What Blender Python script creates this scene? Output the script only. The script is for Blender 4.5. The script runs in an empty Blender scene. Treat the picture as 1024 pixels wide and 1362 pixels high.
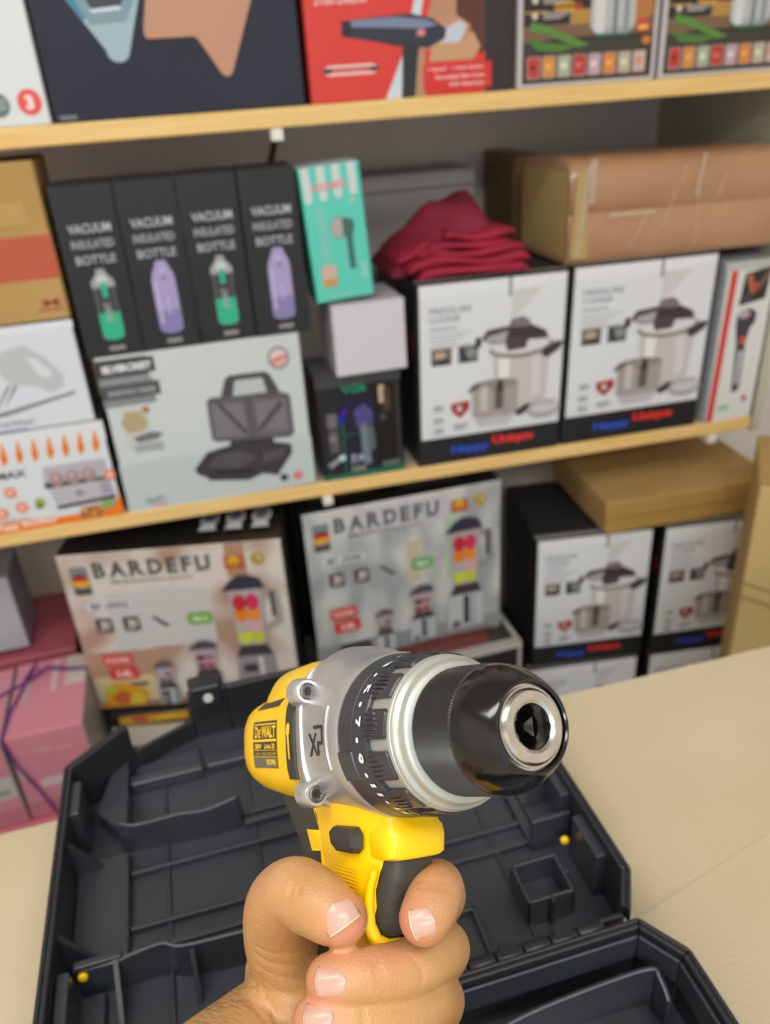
import bpy, bmesh, math, random
from math import sin, cos, pi, radians
from mathutils import Vector, Matrix
random.seed(7)
scene = bpy.context.scene
COL = scene.collection

# ------------------------------------------------------------------ camera
FPX = 1068.0                       # focal length in pixels of the 1024x1362 frame
CAM_Z = 1.55
PITCH, ROLL, YAW = radians(28.67), radians(3.88), radians(13.47)
def camera_axes():
    fwd = Vector((sin(YAW) * cos(PITCH), cos(YAW) * cos(PITCH), -sin(PITCH)))
    rt = Vector((cos(YAW), -sin(YAW), 0))
    dn = fwd.cross(rt)
    r2 = cos(ROLL) * rt + sin(ROLL) * dn
    d2 = -sin(ROLL) * rt + cos(ROLL) * dn
    return r2, -d2, -fwd
CR, CU, CB = camera_axes()
CAM = Vector((0, 0, CAM_Z))
cam_data = bpy.data.cameras.new('camera')
cam_data.sensor_fit = 'HORIZONTAL'
cam_data.sensor_width = 36.0
cam_data.lens = FPX / 1024 * 36
cam_data.clip_start = 0.01
cam_data.dof.use_dof = True
cam_data.dof.focus_distance = 0.30
cam_data.dof.aperture_fstop = 13.0
cam = bpy.data.objects.new('camera', cam_data)
COL.objects.link(cam)
cam.matrix_world = Matrix(((CR.x, CU.x, CB.x, CAM.x), (CR.y, CU.y, CB.y, CAM.y), (CR.z, CU.z, CB.z, CAM.z), (0, 0, 0, 1)))
scene.camera = cam

# ------------------------------------------------------------------ view + world + lights
vs = scene.view_settings
scene.display_settings.display_device = 'sRGB'
vs.view_transform = 'Standard'; vs.look = 'None'; vs.gamma = 1.0; vs.use_curve_mapping = False
vs.exposure = 0.1
world = bpy.data.worlds.new('shop_ambient'); scene.world = world
world.use_nodes = True
bg = world.node_tree.nodes['Background']
bg.inputs[0].default_value = (0.87, 0.94, 1.0, 1)
bg.inputs[1].default_value = 0.9
def area_light(name, loc, target, sx, sy, power, col):
    l = bpy.data.lights.new(name, 'AREA'); l.shape = 'RECTANGLE'; l.size = sx; l.size_y = sy
    l.energy = power; l.color = col
    o = bpy.data.objects.new(name, l); COL.objects.link(o); o.location = loc
    o.rotation_euler = (Vector(target) - Vector(loc)).to_track_quat('-Z', 'Y').to_euler()
    return o
WARM = (1.0, 0.985, 0.955)
area_light('ceiling_panel_light', (-0.75, 0.15, 2.75), (-0.75, 0.15, 0), 1.1, 0.35, 14, WARM)
area_light('ceiling_panel_light', (0.35, -0.55, 2.75), (0.35, -0.55, 0), 1.3, 0.35, 17, WARM)
area_light('ceiling_panel_light', (-0.5, -1.9, 2.75), (-0.5, -1.0, 0), 1.6, 0.6, 42, WARM)

# ------------------------------------------------------------------ materials
def lin(c):
    if isinstance(c, str):
        c = c.lstrip('#'); c = tuple(int(c[i:i + 2], 16) / 255 for i in (0, 2, 4))
    return tuple((v / 12.92 if v <= 0.04045 else ((v + 0.055) / 1.055) ** 2.4) for v in c) + (1.0,)
MATS = {}
def mat(col, rough=0.6, metal=0.0, coat=0.0, name=None):
    key = (col, rough, metal, coat)
    if key in MATS: return MATS[key]
    m = bpy.data.materials.new(name or 'paint_' + str(col).lstrip('#')); m.use_nodes = True
    b = m.node_tree.nodes['Principled BSDF']
    b.inputs['Base Color'].default_value = lin(col)
    b.inputs['Roughness'].default_value = rough
    b.inputs['Metallic'].default_value = metal
    b.inputs['Coat Weight'].default_value = coat
    MATS[key] = m
    return m
def rich(name, c1, c2, scale=8.0, stretch=(1, 1, 1), rough=0.6, metal=0.0, bump=0.0, bump_scale=60.0, detail=4.0,
         kind='NOISE', lo=0.35, hi=0.65, spec=0.5, coat=0.0, bump_dist=0.001, rough2=None, bstretch=None):
    """two-tone procedural material with optional bump"""
    m = bpy.data.materials.new(name); m.use_nodes = True
    nt = m.node_tree; N = nt.nodes; Lk = nt.links; b = N['Principled BSDF']
    tc = N.new('ShaderNodeTexCoord'); mp = N.new('ShaderNodeMapping'); mp.inputs['Scale'].default_value = stretch
    Lk.new(tc.outputs['Object'], mp.inputs['Vector'])
    nz = N.new('ShaderNodeTexNoise'); nz.inputs['Scale'].default_value = scale; nz.inputs['Detail'].default_value = detail
    Lk.new(mp.outputs[0], nz.inputs['Vector'])
    cr = N.new('ShaderNodeValToRGB'); cr.color_ramp.elements[0].position = lo; cr.color_ramp.elements[1].position = hi
    cr.color_ramp.elements[0].color = lin(c1); cr.color_ramp.elements[1].color = lin(c2)
    Lk.new(nz.outputs[0], cr.inputs[0]); Lk.new(cr.outputs[0], b.inputs['Base Color'])
    b.inputs['Roughness'].default_value = rough; b.inputs['Metallic'].default_value = metal
    b.inputs['Specular IOR Level'].default_value = spec; b.inputs['Coat Weight'].default_value = coat
    if bump:
        mp2 = N.new('ShaderNodeMapping'); mp2.inputs['Scale'].default_value = bstretch or stretch
        Lk.new(tc.outputs['Object'], mp2.inputs['Vector'])
        n2 = N.new('ShaderNodeTexNoise') if kind == 'NOISE' else N.new('ShaderNodeTexVoronoi')
        n2.inputs['Scale'].default_value = bump_scale
        if kind == 'NOISE': n2.inputs['Detail'].default_value = 3
        Lk.new(mp2.outputs[0], n2.inputs['Vector'])
        bp = N.new('ShaderNodeBump'); bp.inputs['Strength'].default_value = bump; bp.inputs['Distance'].default_value = bump_dist
        Lk.new(n2.outputs[0], bp.inputs['Height']); Lk.new(bp.outputs[0], b.inputs['Normal'])
    return m

M_WALL = rich('grey_wall_paint', '#e6dcd2', '#ece3da', 3, rough=0.8, bump=0.15, bump_scale=90)
M_WALLR = rich('green_grey_wall_paint', '#b9b9a4', '#c0c0ab', 3, rough=0.7, bump=0.1, bump_scale=90)
M_FLOOR = rich('floor_tile', '#a39b90', '#aea69c', 4, rough=0.5)
M_CEIL = rich('ceiling_paint', '#d8d6d0', '#e0ded8', 3, rough=0.9)
M_PINE = rich('pine_wood', '#e3b768', '#efcf8e', 6, (1.2, 14, 22), rough=0.45, bump=0.1, bump_scale=30, lo=0.3, hi=0.7)
M_SHELF = rich('shelf_board', '#c4b6ab', '#cbbeb4', 5, (1, 8, 8), rough=0.6)
M_CARD = rich('brown_cardboard', '#ae8c52', '#b8965c', 7, rough=0.75, bump=0.15, bump_scale=120)
M_CARDP = rich('pale_cardboard', '#b9aa8b', '#c2b496', 5, rough=0.8, bump=0.25, bump_scale=160, bump_dist=0.0006)
M_WRAP = rich('film_wrapped_cardboard', '#a97f5c', '#b68a66', 5, rough=0.32, bump=0.5, bump_scale=14, coat=0.6, bstretch=(1, 3, 1), bump_dist=0.004)
M_BLKCASE = rich('black_case_plastic', '#1c1e23', '#222429', 9, rough=0.42, bump=0.25, bump_scale=900, bump_dist=0.0002, spec=0.6)
M_BLKCASE_IN = rich('black_case_plastic_smooth', '#2e3138', '#363a42', 14, rough=0.33, bump=0.12, bump_scale=40, bump_dist=0.0006, spec=0.6)
M_YEL = rich('yellow_tool_plastic', '#ffcb00', '#ffcf05', 20, rough=0.34, bump=0.08, bump_scale=1500, bump_dist=0.0001)
M_RUB = rich('dark_grey_rubber', '#35332f', '#3b3935', 40, rough=0.5, bump=0.2, bump_scale=1500, bump_dist=0.0001)
M_SILV = rich('cast_silver_housing', '#c4c5c5', '#cdcecf', 40, rough=0.36, metal=0.75, bump=0.25, bump_scale=1800, bump_dist=0.0001)
M_SILR = rich('satin_silver_ring', '#b8bcb4', '#c6cac1', 40, rough=0.42, metal=0.6, bump=0.3, bump_scale=2500, bump_dist=0.0001)
M_STEEL = rich('machined_steel', '#c9c4ba', '#d8d4cc', 200, rough=0.22, metal=1.0, bump=0.1, bump_scale=900, bump_dist=0.0001)
M_DSTEEL = mat('#4a4845', 0.35, 1.0, name='dark_jaw_steel')
M_BLKGLOSS = rich('gloss_black_sleeve', '#0c0c0e', '#121215', 30, rough=0.14, spec=0.6)
M_COLLAR = rich('dark_grey_collar_plastic', '#33333a', '#3a3a41', 60, rough=0.32, bump=0.15, bump_scale=1500, bump_dist=0.0001)
M_WHITEINK = mat('#f0f2f2', 0.5, name='white_ink')
M_HOLESHADE = mat('#2b2a2b', 0.5, name='hole_shade')  # flat dark tone painted where holes and sockets lie in shade

# ------------------------------------------------------------------ mesh helpers
class MB:
    """collects shapes into one mesh"""
    def __init__(s): s.v = []; s.f = []; s.mi = []; s.mats = []; s.T = Matrix.Identity(4)
    def m(s, material):
        if material not in s.mats: s.mats.append(material)
        return s.mats.index(material)
    def add(s, verts, faces, material):
        k = len(s.v); i = s.m(material)
        s.v += [tuple(s.T @ Vector(p)) for p in verts]
        s.f += [tuple(a + k for a in f) for f in faces]; s.mi += [i] * len(faces)
    def box(s, x0, x1, y0, y1, z0, z1, material):
        P = [(x, y, z) for z in (z0, z1) for y in (y0, y1) for x in (x0, x1)]
        s.add(P, [(0, 2, 3, 1), (4, 5, 7, 6), (0, 1, 5, 4), (2, 6, 7, 3), (0, 4, 6, 2), (1, 3, 7, 5)], material)
    def prism(s, pts, lo, hi, material, axis='z'):
        """pts 2D outline (counter-clockwise), extruded along axis from lo to hi"""
        n = len(pts)
        def q(p, h):
            return {'z': (p[0], p[1], h), 'y': (p[0], h, p[1]), 'x': (h, p[0], p[1])}[axis]
        V = [q(p, lo) for p in pts] + [q(p, hi) for p in pts]
        F = [tuple(range(n - 1, -1, -1)), tuple(range(n, 2 * n))] + [(i, (i + 1) % n, n + (i + 1) % n, n + i) for i in range(n)]
        if axis == 'y': F = [tuple(reversed(f)) for f in F]
        s.add(V, F, material)
    def lathe(s, prof, material, n=96, axis='x', c=(0, 0, 0), a0=0, a1=2 * pi):
        """prof: list of (pos along axis, radius)"""
        full = abs(a1 - a0 - 2 * pi) < 1e-6; V = []; F = []
        cnt = n if full else n + 1
        for (h, r) in prof:
            for k in range(cnt):
                a = a0 + (a1 - a0) * k / n
                p = {'x': (h, r * cos(a), r * sin(a)), 'y': (r * sin(a), h, r * cos(a)), 'z': (r * cos(a), r * sin(a), h)}[axis]
                V.append((p[0] + c[0], p[1] + c[1], p[2] + c[2]))
        for i in range(len(prof) - 1):
            for k in range(n):
                k2 = (k + 1) % cnt
                F.append((i * cnt + k, i * cnt + k2, (i + 1) * cnt + k2, (i + 1) * cnt + k))
        s.add(V, F, material)
    def loft(s, secs, material, caps=True):
        """secs: list of rings of equal length (3D points)"""
        n = len(secs[0]); V = [p for r in secs for p in r]; F = []
        for i in range(len(secs) - 1):
            for k in range(n):
                k2 = (k + 1) % n
                F.append((i * n + k, i * n + k2, (i + 1) * n + k2, (i + 1) * n + k))
        if caps: F.append(tuple(range(n - 1, -1, -1))); F.append(tuple((len(secs) - 1) * n + k for k in range(n)))
        s.add(V, F, material)
    def tube(s, pts, r, material, n=12, closed=False):
        pts = [Vector(p) for p in pts]; rr = r if isinstance(r, (list, tuple)) else [r] * len(pts)
        secs = []; up = Vector((0, 0, 1))
        for i, p in enumerate(pts):
            t = (pts[min(i + 1, len(pts) - 1)] - pts[max(i - 1, 0)]).normalized()
            if abs(t.dot(up)) > 0.95: up = Vector((0, 1, 0))
            a = t.cross(up).normalized(); b = a.cross(t).normalized(); up = b
            secs.append([tuple(p + rr[i] * (cos(2 * pi * k / n) * a + sin(2 * pi * k / n) * b)) for k in range(n)])
        s.loft(secs, material)
    def build(s, name, parent=None, smooth=False, bevel=0, seg=2, angle=35):
        me = bpy.data.meshes.new(name); me.from_pydata(s.v, [], s.f)
        for m in s.mats: me.materials.append(m)
        me.polygons.foreach_set('material_index', s.mi)
        bm = bmesh.new(); bm.from_mesh(me); bmesh.ops.recalc_face_normals(bm, faces=bm.faces[:]); bm.to_mesh(me); bm.free()
        me.update()
        if smooth:
            me.polygons.foreach_set('use_smooth', [True] * len(me.polygons)); me.set_sharp_from_angle(angle=radians(angle))
        o = bpy.data.objects.new(name, me); COL.objects.link(o)
        if parent: o.parent = parent
        if bevel:
            b = o.modifiers.new('bevel', 'BEVEL'); b.width = bevel; b.segments = seg; b.limit_method = 'ANGLE'; b.angle_limit = radians(40)
            if smooth is False:
                me.polygons.foreach_set('use_smooth', [True] * len(me.polygons)); b.harden_normals = True
        return o
def tag(o, label, cat=None, group=None, kind=None):
    if label: o['label'] = label
    if cat: o['category'] = cat
    if group: o['group'] = group
    if kind: o['kind'] = kind
    return o
def empty(name, loc=(0, 0, 0), rz=0.0, matrix=None):
    o = bpy.data.objects.new(name, None); COL.objects.link(o); o.empty_display_size = 0.05
    if matrix is not None: o.matrix_world = matrix
    else: o.location = loc; o.rotation_euler = (0, 0, rz)
    return o
def struct(o): o['kind'] = 'structure'; return o

TEXTS = {}
def text_mesh(t, bold=0.0, res=3, shear=0.0):
    k = (t, bold, res, shear)
    if k in TEXTS: return TEXTS[k]
    cu = bpy.data.curves.new('lettering', 'FONT'); cu.body = t; cu.size = 1; cu.offset = bold; cu.resolution_u = res; cu.shear = shear
    ob = bpy.data.objects.new('lettering', cu); COL.objects.link(ob)
    dg = bpy.context.evaluated_depsgraph_get(); dg.update()
    me = ob.evaluated_get(dg).to_mesh()
    V = [tuple(v.co[:2]) for v in me.vertices]; F = [tuple(p.vertices) for p in me.polygons]
    ob.evaluated_get(dg).to_mesh_clear()
    bpy.data.objects.remove(ob); bpy.data.curves.remove(cu)
    xs = [v[0] for v in V] or [0]; ys = [v[1] for v in V] or [0]
    x0, x1, y0, y1 = min(xs), max(xs), min(ys), max(ys)
    V = [((v[0] - x0) / max(x1 - x0, 1e-6), (v[1] - y0) / max(y1 - y0, 1e-6)) for v in V]
    TEXTS[k] = (V, F, (x1 - x0) / max(y1 - y0, 1e-6))
    return TEXTS[k]
def disc(n=24): return [(cos(2 * pi * k / n), sin(2 * pi * k / n)) for k in range(n)]

class Carton:
    """a box whose faces carry printed shapes; u,v are fractions of the face"""
    def __init__(s, w, d, h, front, side=None, top=None, back=None, bev=0.002, rough=0.45):
        s.w, s.d, s.h = w, d, h; s.mb = MB(); s.k = 0; s.rough = rough; s.face = 'front'
        g = lambda c: c if isinstance(c, bpy.types.Material) else mat(c, rough)
        F = g(front); S = g(side or front); T = g(top or side or front)
        e = bev; V = []
        # box with small chamfers, built as rings in z
        def ring(i, z): return [(i, 0, z), (w - i, 0, z), (w, i, z), (w, d - i, z), (w - i, d, z), (i, d, z), (0, d - i, z), (0, i, z)]
        r0 = [(x if 0 < x < w else (e if x == 0 else w - e), y if 0 < y < d else (e if y == 0 else d - e), 0) for x, y, z in ring(e, 0)]
        r1 = ring(e, e); r2 = ring(e, h - e); r3 = [(x, y, h) for x, y, z in r0]
        V = r0 + r1 + r2 + r3
        fr, sd, tp = [], [], [tuple(range(7, -1, -1)), tuple(range(24, 32))]
        for lv in range(3):
            for k in range(8):
                q = (lv * 8 + k, lv * 8 + (k + 1) % 8, (lv + 1) * 8 + (k + 1) % 8, (lv + 1) * 8 + k)
                (fr if (k == 0) else sd if lv == 1 or k in (2, 6) else (fr if k in (1, 7) else sd)).append(q)
        k0 = len(s.mb.v); s.mb.add(V, fr, F); s.mb.add(V, sd, S); s.mb.add(V, tp, T)
    def put(s, pts, faces, col, off=None):
        s.k += 1; o = 0.0003 + 0.00006 * s.k
        if s.face == 'front': V = [(u * s.w, -o, v * s.h) for u, v in pts]
        elif s.face == 'top': V = [(u * s.w, v * s.d, s.h + o) for u, v in pts]
        elif s.face == 'left': V = [(-o, (1 - u) * s.d, v * s.h) for u, v in pts]
        elif s.face == 'right': V = [(s.w + o, u * s.d, v * s.h) for u, v in pts]
        m = col if isinstance(col, bpy.types.Material) else mat(col, s.rough)
        s.mb.add(V, faces, m); return s
    def P(s, pts, col): return s.put(pts, [tuple(range(len(pts)))], col)
    def R(s, u0, v0, u1, v1, col, sh=0.0): return s.P([(u0, v0), (u1, v0), (u1 + sh, v1), (u0 + sh, v1)], col)
    def E(s, u, v, ru, rv, col, n=24): return s.P([(u + ru * a, v + rv * b) for a, b in disc(n)], col)
    def RR(s, u0, v0, u1, v1, col, r=0.02):
        a = s.w / s.h; P = []
        for cx, cy, st in ((u1 - r, v0 + r * a, -pi / 2), (u1 - r, v1 - r * a, 0), (u0 + r, v1 - r * a, pi / 2), (u0 + r, v0 + r * a, pi)):
            for k in range(5):
                t = st + k * pi / 8; P.append((cx + r * cos(t), cy + r * a * sin(t)))
        return s.P(P, col)
    def T(s, t, u, v, hv, col, wu=None, bold=0.02, rot=0, shear=0.0):
        """text with lower left at (u,v), height hv, width wu (fractions); rot 90 = reading upwards"""
        V, F, asp = text_mesh(t, bold, 3, shear)
        if not rot:
            if wu is None: wu = hv * s.h * asp / s.w
            pts = [(u + x * wu, v + y * hv) for x, y in V]
        else:
            # hv = extent along v (reading direction), wu = letter height along u
            pts = [(u + (1 - y) * wu, v + x * hv) for x, y in V]
        return s.put(pts, F, col)
    def lines(s, u, v, w, n, dv, hv, col):
        for i in range(n): s.R(u, v - i * dv, u + w * (1 - 0.18 * ((i * 7) % 3)), v - i * dv + hv, col)
        return s
    def build(s, name, loc, rz, label, cat, group=None, parts=None):
        o = s.mb.build(name); o.location = loc; o.rotation_euler = (0, 0, rz)
        tag(o, label, cat, group)
        return o
def ellipse_arc(cx, cy, rx, ry, a0, a1, n=12):
    return [(cx + rx * cos(radians(a0 + (a1 - a0) * k / n)), cy + ry * sin(radians(a0 + (a1 - a0) * k / n))) for k in range(n + 1)]
def copy_thing(src, loc, rz, label):
    o = src.copy(); COL.objects.link(o); o.location = loc; o.rotation_euler = (0, 0, rz); o['label'] = label
    for ch in list(src.children):
        c = ch.copy(); COL.objects.link(c); c.parent = o
        for g in ch.children:
            d = g.copy(); COL.objects.link(d); d.parent = c
    return o

# ================================================================== SETTING
def slab(name, x0, x1, y0, y1, z0, z1, m):
    b = MB(); b.box(x0, x1, y0, y1, z0, z1, m); return struct(b.build(name))
slab('floor', -1.9, 2.0, -2.6, 1.9, -0.05, 0.0, M_FLOOR)
slab('ceiling', -1.9, 2.0, -2.6, 1.9, 2.8, 2.85, M_CEIL)
slab('wall_back', -1.9, 2.0, 1.78, 1.88, 0, 2.8, M_WALL)
slab('wall_right', 1.9, 2.0, -2.6, 1.78, 0, 2.8, M_WALL)
slab('wall_left', -1.9, -1.8, -2.6, 1.78, 0, 2.8, M_WALL)

TILT = 0.019
def shelf_z(x): return 0.912 - TILT * (x + 0.35)
def shelf(name, x0, x1, z_at, label, slope):
    """a grey board with a pine lipping along its front edge"""
    t = empty(name, (x0, 1.30, z_at(x0)))
    tag(t, label, 'shelf', 'wall shelves')
    L = x1 - x0; d = -slope * L
    def bar(y0, y1, za, zb, m, nm, bev):
        b = MB(); b.add([(0, y0, za), (L, y0, za + d), (L, y1, za + d), (0, y1, za), (0, y0, zb), (L, y0, zb + d), (L, y1, zb + d), (0, y1, zb)],
                        [(0, 3, 2, 1), (4, 5, 6, 7), (0, 1, 5, 4), (1, 2, 6, 5), (2, 3, 7, 6), (3, 0, 4, 7)], m)
        return b.build(nm, t, bevel=bev)
    bar(0, 0.022, -0.027, 0, M_PINE, 'pine_edging', 0.003)
    bar(0.022, 0.48, -0.022, 0, M_SHELF, 'board', 0)
    return t
SH = 1.514
shelf('wall_shelf', -1.2, 1.12, lambda x: SH, 'upper wall shelf with pine edging under the hair dryer and navy cartons', 0.0)
shelf('wall_shelf', -1.2, 1.10, shelf_z, 'middle wall shelf with pine edging under the pressure cooker cartons', TILT)
b = MB(); b.box(1.12, 1.14, 1.32, 1.78, 0.84, 2.2, M_WALLR)
tag(b.build('shelf_end_panel'), 'green-grey upright panel closing the right end of the shelves', 'panel')

# metal brackets: white clip at the lip and black strut back to the wall
def bracket(x, zt, label, short=True):
    t = empty('shelf_bracket', (x, 1.31, zt)); tag(t, label, 'bracket', 'shelf brackets')
    m = MB(); m.box(-0.009, 0.009, -0.016, 0.016, -0.044, -0.0275, mat('#e6e4da', 0.4)); m.build('clip', t, bevel=0.002)
    m = MB(); m.tube([(0, 0.012, -0.034), (0, .06, -.03), (0, .12, -.029)] if short else [(0, 0.012, -0.04), (0.004, 0.11, -0.075), (0.008, 0.46, -0.20)], 0.0045 if short else 0.0055, mat('#15130f', 0.35)); m.build('strut', t, smooth=True)
bracket(0.187, SH, 'white-tipped black bracket strut under the upper shelf', False)
bracket(0.205, shelf_z(0.205), 'white-tipped bracket under the middle shelf above the right blender carton')
bracket(1.01, shelf_z(1.01), 'white-tipped bracket at the right end of the middle shelf')

# ================================================================== CARTONS, upper shelf
c = Carton(0.30, 0.25, 0.32, '#d8dede', '#b5b9ba')
c.P([(0, .22)] + [(0.16 + 0.24 * cos(t), 0.75 + 0.55 * sin(t)) for t in [(-90 + 18 * k) * pi / 180 for k in range(11)]] + [(0, 1)], '#3b3844')
c.E(0.66, 0.07, 0.045, 0.042, '#5f6c70').E(0.79, 0.085, 0.05, 0.047, '#6a777b').E(0.925, 0.09, 0.052, 0.05, '#e2584c')
c.T('3', 0.908, 0.062, 0.055, '#f2e6e2', bold=0.05)
for k in range(3): c.R(0.755, 0.07 + k * 0.015, 0.825, 0.076 + k * 0.015, '#a9b3b5'); c.R(0.63, 0.055 + k * 0.013, 0.69, 0.061 + k * 0.013, '#97a2a5')
c.build('appliance_carton', (-0.12 - 0.30, 1.303, SH), 0, 'white carton with a red numbered badge at the left end of the upper shelf', 'box')

c = Carton(0.352, 0.25, 0.32, rich('navy_gloss_print', '#191826', '#222232', 3, rough=0.2), '#1a1822', rough=0.25)
V = [(0.10, .50), (0.13, .46), (0.245, 0.265)] + ellipse_arc(0.29, 0.255, 0.042, 0.04, 200, 345, 8) + [(0.385, .40), (0.42, .50)]
c.P(V, '#9fb6c2').P([(0.10, .50), (.13, .46), (0.185, .37), (0.22, .40), (.16, .50)], '#3b84a3').P([(.17, .44), (.205, .355), (.34, .36), (.385, .44), (.39, .5), (.16, .5)], '#7e98a3')
c.P([(.21, .44), (.225, .40), (.325, .41), (.355, .46), (.355, .50), (.19, .50)], '#39434c').P([(.215, .41), (.222, .398), (.33, .405), (.326, .418)], '#cfdde2')
V = [(0.44, .50), (0.40, 0.34)] + ellipse_arc(0.415, 0.315, 0.018, 0.02, 200, 270, 4) + [(0.585, 0.295), (0.60, .28), (0.675, 0.145), (0.695, 0.135), (0.715, 0.15), (0.855, .50)]
c.P(V, '#c08e72').P([(.44, .50), (.43, .45), (.83, .45), (.855, .50)], '#a9796b')
c.R(0.025, 0.012, 0.09, 0.03, '#70727c')
c.build('appliance_carton', (-0.117, 1.303, SH), 0, 'dark navy glossy carton with light blue and orange shapes on the upper shelf', 'box')

c = Carton(0.315, 0.25, 0.205, '#d83a30', '#a52a25')
c.P([(0.47, .0), (0.56, .0), (.56, .3), (.88, .3), (.88, 1), (.66, 1), (.60, .6)], '#b98a6a')
c.R(0.72, 0.26, 0.885, 1, '#5a2f25'); c.R(0.865, 0, 1, 1, '#2b2523')
c.P([(0.36, 0.0), (0.47, 0.0), (0.52, .33), (.56, .6), (.70, 1), (.60, 1), (.52, .62), (.46, .30)], '#cdd7dc')
c.P([(.62, .42), (.60, .36), (.70, .30), (.78, .34), (.79, .44), (.70, .52)], '#c58e6a').P([(.62, .40), (.74, .47), (.77, .43), (.74, .34), (.64, .31)], '#c3cbd6')
c.P([(.60, .34), (.74, .33), (.80, .40), (.84, .30), (.80, .22), (.58, .22)], '#c79a72')
c.P([(.44, .0), (.505, .0), (.53, .3), (.52, .46), (.46, .46)], '#262a31')
c.P([(.17, .50), (.17, .41), (.30, .375), (.44, .33), (.58, .31), (.66, .36), (.67, .42), (.60, .49), (.50, .525), (.34, .515)], '#2b303c')
c.P([(.18, .50), (.18, .465), (.36, .45), (.56, .43), (.63, .45), (.56, .49), (.42, .51)], '#7985a0'); c.E(.545, .405, .022, .022, '#d98088')
c.P([(.175, .50), (.175, .41), (.215, .405), (.215, .50)], '#1c2028')
c.RR(0.07, .17, .33, .235, '#efc9c4', 0.03).R(.11, .19, .29, .21, '#d85c53')
c.R(.55, .035, .895, .20, '#d4312c')
c.T('1 Speed · 1 Heat Setting', .575, .155, .028, '#f0d4d0', .28).T('Removable Filter Cover', .61, .105, .026, '#f0d4d0', .25).T('ION Generator', .68, .055, .026, '#f0d4d0', .18)
c.T('2100-2400W', .05, .60, .05, '#f1c9c5', .25).T('HAIR DRYER', .05, .70, .05, '#f1c9c5', .28)
c.build('hair_dryer_carton', (0.243, 1.303, SH), 0, 'red carton picturing a hair dryer and a woman on the upper shelf', 'box')

def chopper_box():
    c = Carton(0.238, 0.22, 0.165, '#c9c4c6', '#a8a4a4')
    c.R(.035, .035, .965, 1, '#33291f'); c.R(.035, .50, .965, 1, '#2a2523')
    c.P([(.035, .36), (.3, .40), (.965, .40), (.965, .62), (.7, .52), (.035, .50)], '#7a5f46')
    c.R(.035, .20, .965, .37, '#3c3833')
    c.R(.045, .60, .2, .615, '#c49a35').R(.36, .50, .52, .62, '#b5893f').P([(.70, .60), (.85, .72), (.95, .75), (.95, .55), (.80, .45)], '#b8763f')
    c.RR(.24, .61, .40, .68, '#d99a22', .03).E(.42, .645, .02, .03, '#b33a22')
    for k, vv in enumerate((.57, .69, .83, .95)):
        c.E(.115, vv + .01, .022, .028, '#cfc4b8'); c.lines(.17, vv + .022, .2 + .03 * (k % 2), 3, .02, .012, '#b9b0a6')
    c.P([(.08, .46), (.2, .43), (.42, .31), (.5, .33), (.34, .42), (.44, .36), (.2, .50), (.09, .54)], '#5d8a3a')
    c.P([(.05, .40), (.14, .30), (.30, .28), (.42, .33), (.22, .36)], '#4d7a33')
    c.R(.50, .46, .82, 1, '#b8bbbb'); c.P([(.50, .46), (.55, .40), (.77, .40), (.82, .46)], '#a4a8a7'); c.R(.53, .42, .60, 1, '#d3d6d5'); c.R(.66, .41, .69, 1, '#777c7d'); c.R(.74, .42, .77, 1, '#888d8e')
    c.P([(.51, .44), (.55, .385), (.77, .385), (.81, .44), (.77, .41), (.55, .41)], '#1f6d58')
    c.E(.88, .46, .05, .055, '#cf4238').R(.845, .43, .915, .465, '#e8c14a').E(.91, .34, .035, .035, '#c9822f')
    cols = ['#c23c32', '#d58d3f', '#a8b49a', '#b5342e', '#bfa3ad', '#d98534', '#b9b49a', '#c9b2a8']
    for k, cc in enumerate(cols):
        u0 = .06 + k * .108; c.RR(u0, .07, u0 + .10, .26, '#a58c84', .012); c.RR(u0 + .01, .085, u0 + .09, .25, cc, .012)
        c.E(u0 + .045, .17, .022, .03, ['#8c2018', '#e9ab62', '#dfe4d2', '#e06a58', '#e9d4dd', '#f1ac58', '#e2dcb8', '#dd8a6a'][k])
    return c
c = chopper_box(); ch0 = c.build('food_chopper_carton', (0.567, 1.303, SH), 0, 'left of the two food chopper cartons with a steel pot on the upper shelf', 'box', 'food chopper cartons on the upper shelf')
copy_thing(ch0, (0.811, 1.303, SH), 0, 'right of the two food chopper cartons with a steel pot on the upper shelf')

# ================================================================== CARTONS, middle shelf left
Z1 = shelf_z(-0.25)
c = Carton(0.27, 0.13, 0.172, '#d7dee1', '#4b4a4c')
c.P([(0, 1), (0, .86), (1, .80), (1, 1)], '#dbe1e4')
for k in range(11):
    u = .03 + k * .088; c.P([(u + .004, .70), (u + .022, .70), (u + .042, .76), (u + .038, .93), (u + .02, .88), (u + .004, .78)], '#ee8a35'); c.E(u + .022, .77, .012, .055, '#e4710f')
c.T('MAX', .33, .56, .075, '#4a5258', .17)
c.P([(.60, .62), (.96, .62), (.955, .40), (.58, .42)], '#b6b0ba').P([(.585, .46), (.96, .43), (.96, .38), (.58, .40)], '#3c4250')
for k in range(3): c.E(.66 + k * .095, .48, .042, .075, '#a58a87'); c.E(.655 + k * .095, .50, .02, .03, '#c0a7a3')
c.P([(.60, .40), (.955, .40), (.97, .22), (.62, .20)], '#b9b7bf').P([(.62, .20), (.62, .165), (.97, .185), (.975, .225)], '#2f3a41').E(.77, .30, .025, .035, '#8b8d94')
c.P([(.97, .25), (.955, .385), (.90, .385), (.9, .24)], '#9f9aac')
for u, v in ((.38, .42), (.42, .25), (.30, .22), (1.03 - .06, .44)): c.E(u, v, .035, .055, '#e98564'); c.E(u, v, .016, .026, '#f3c7b2')
c.E(.53, .27, .03, .05, '#9aae4c').E(.52, .235, .02, .03, '#5f7c2a')
c.P([(0, 0), (1, 0), (1, .22), (.95, .12), (.86, .07), (0, .12)], '#ee7a0c').P([(0, .12), (.45, .12), (.45, .135), (0, .15)], '#e7a991')
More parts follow.
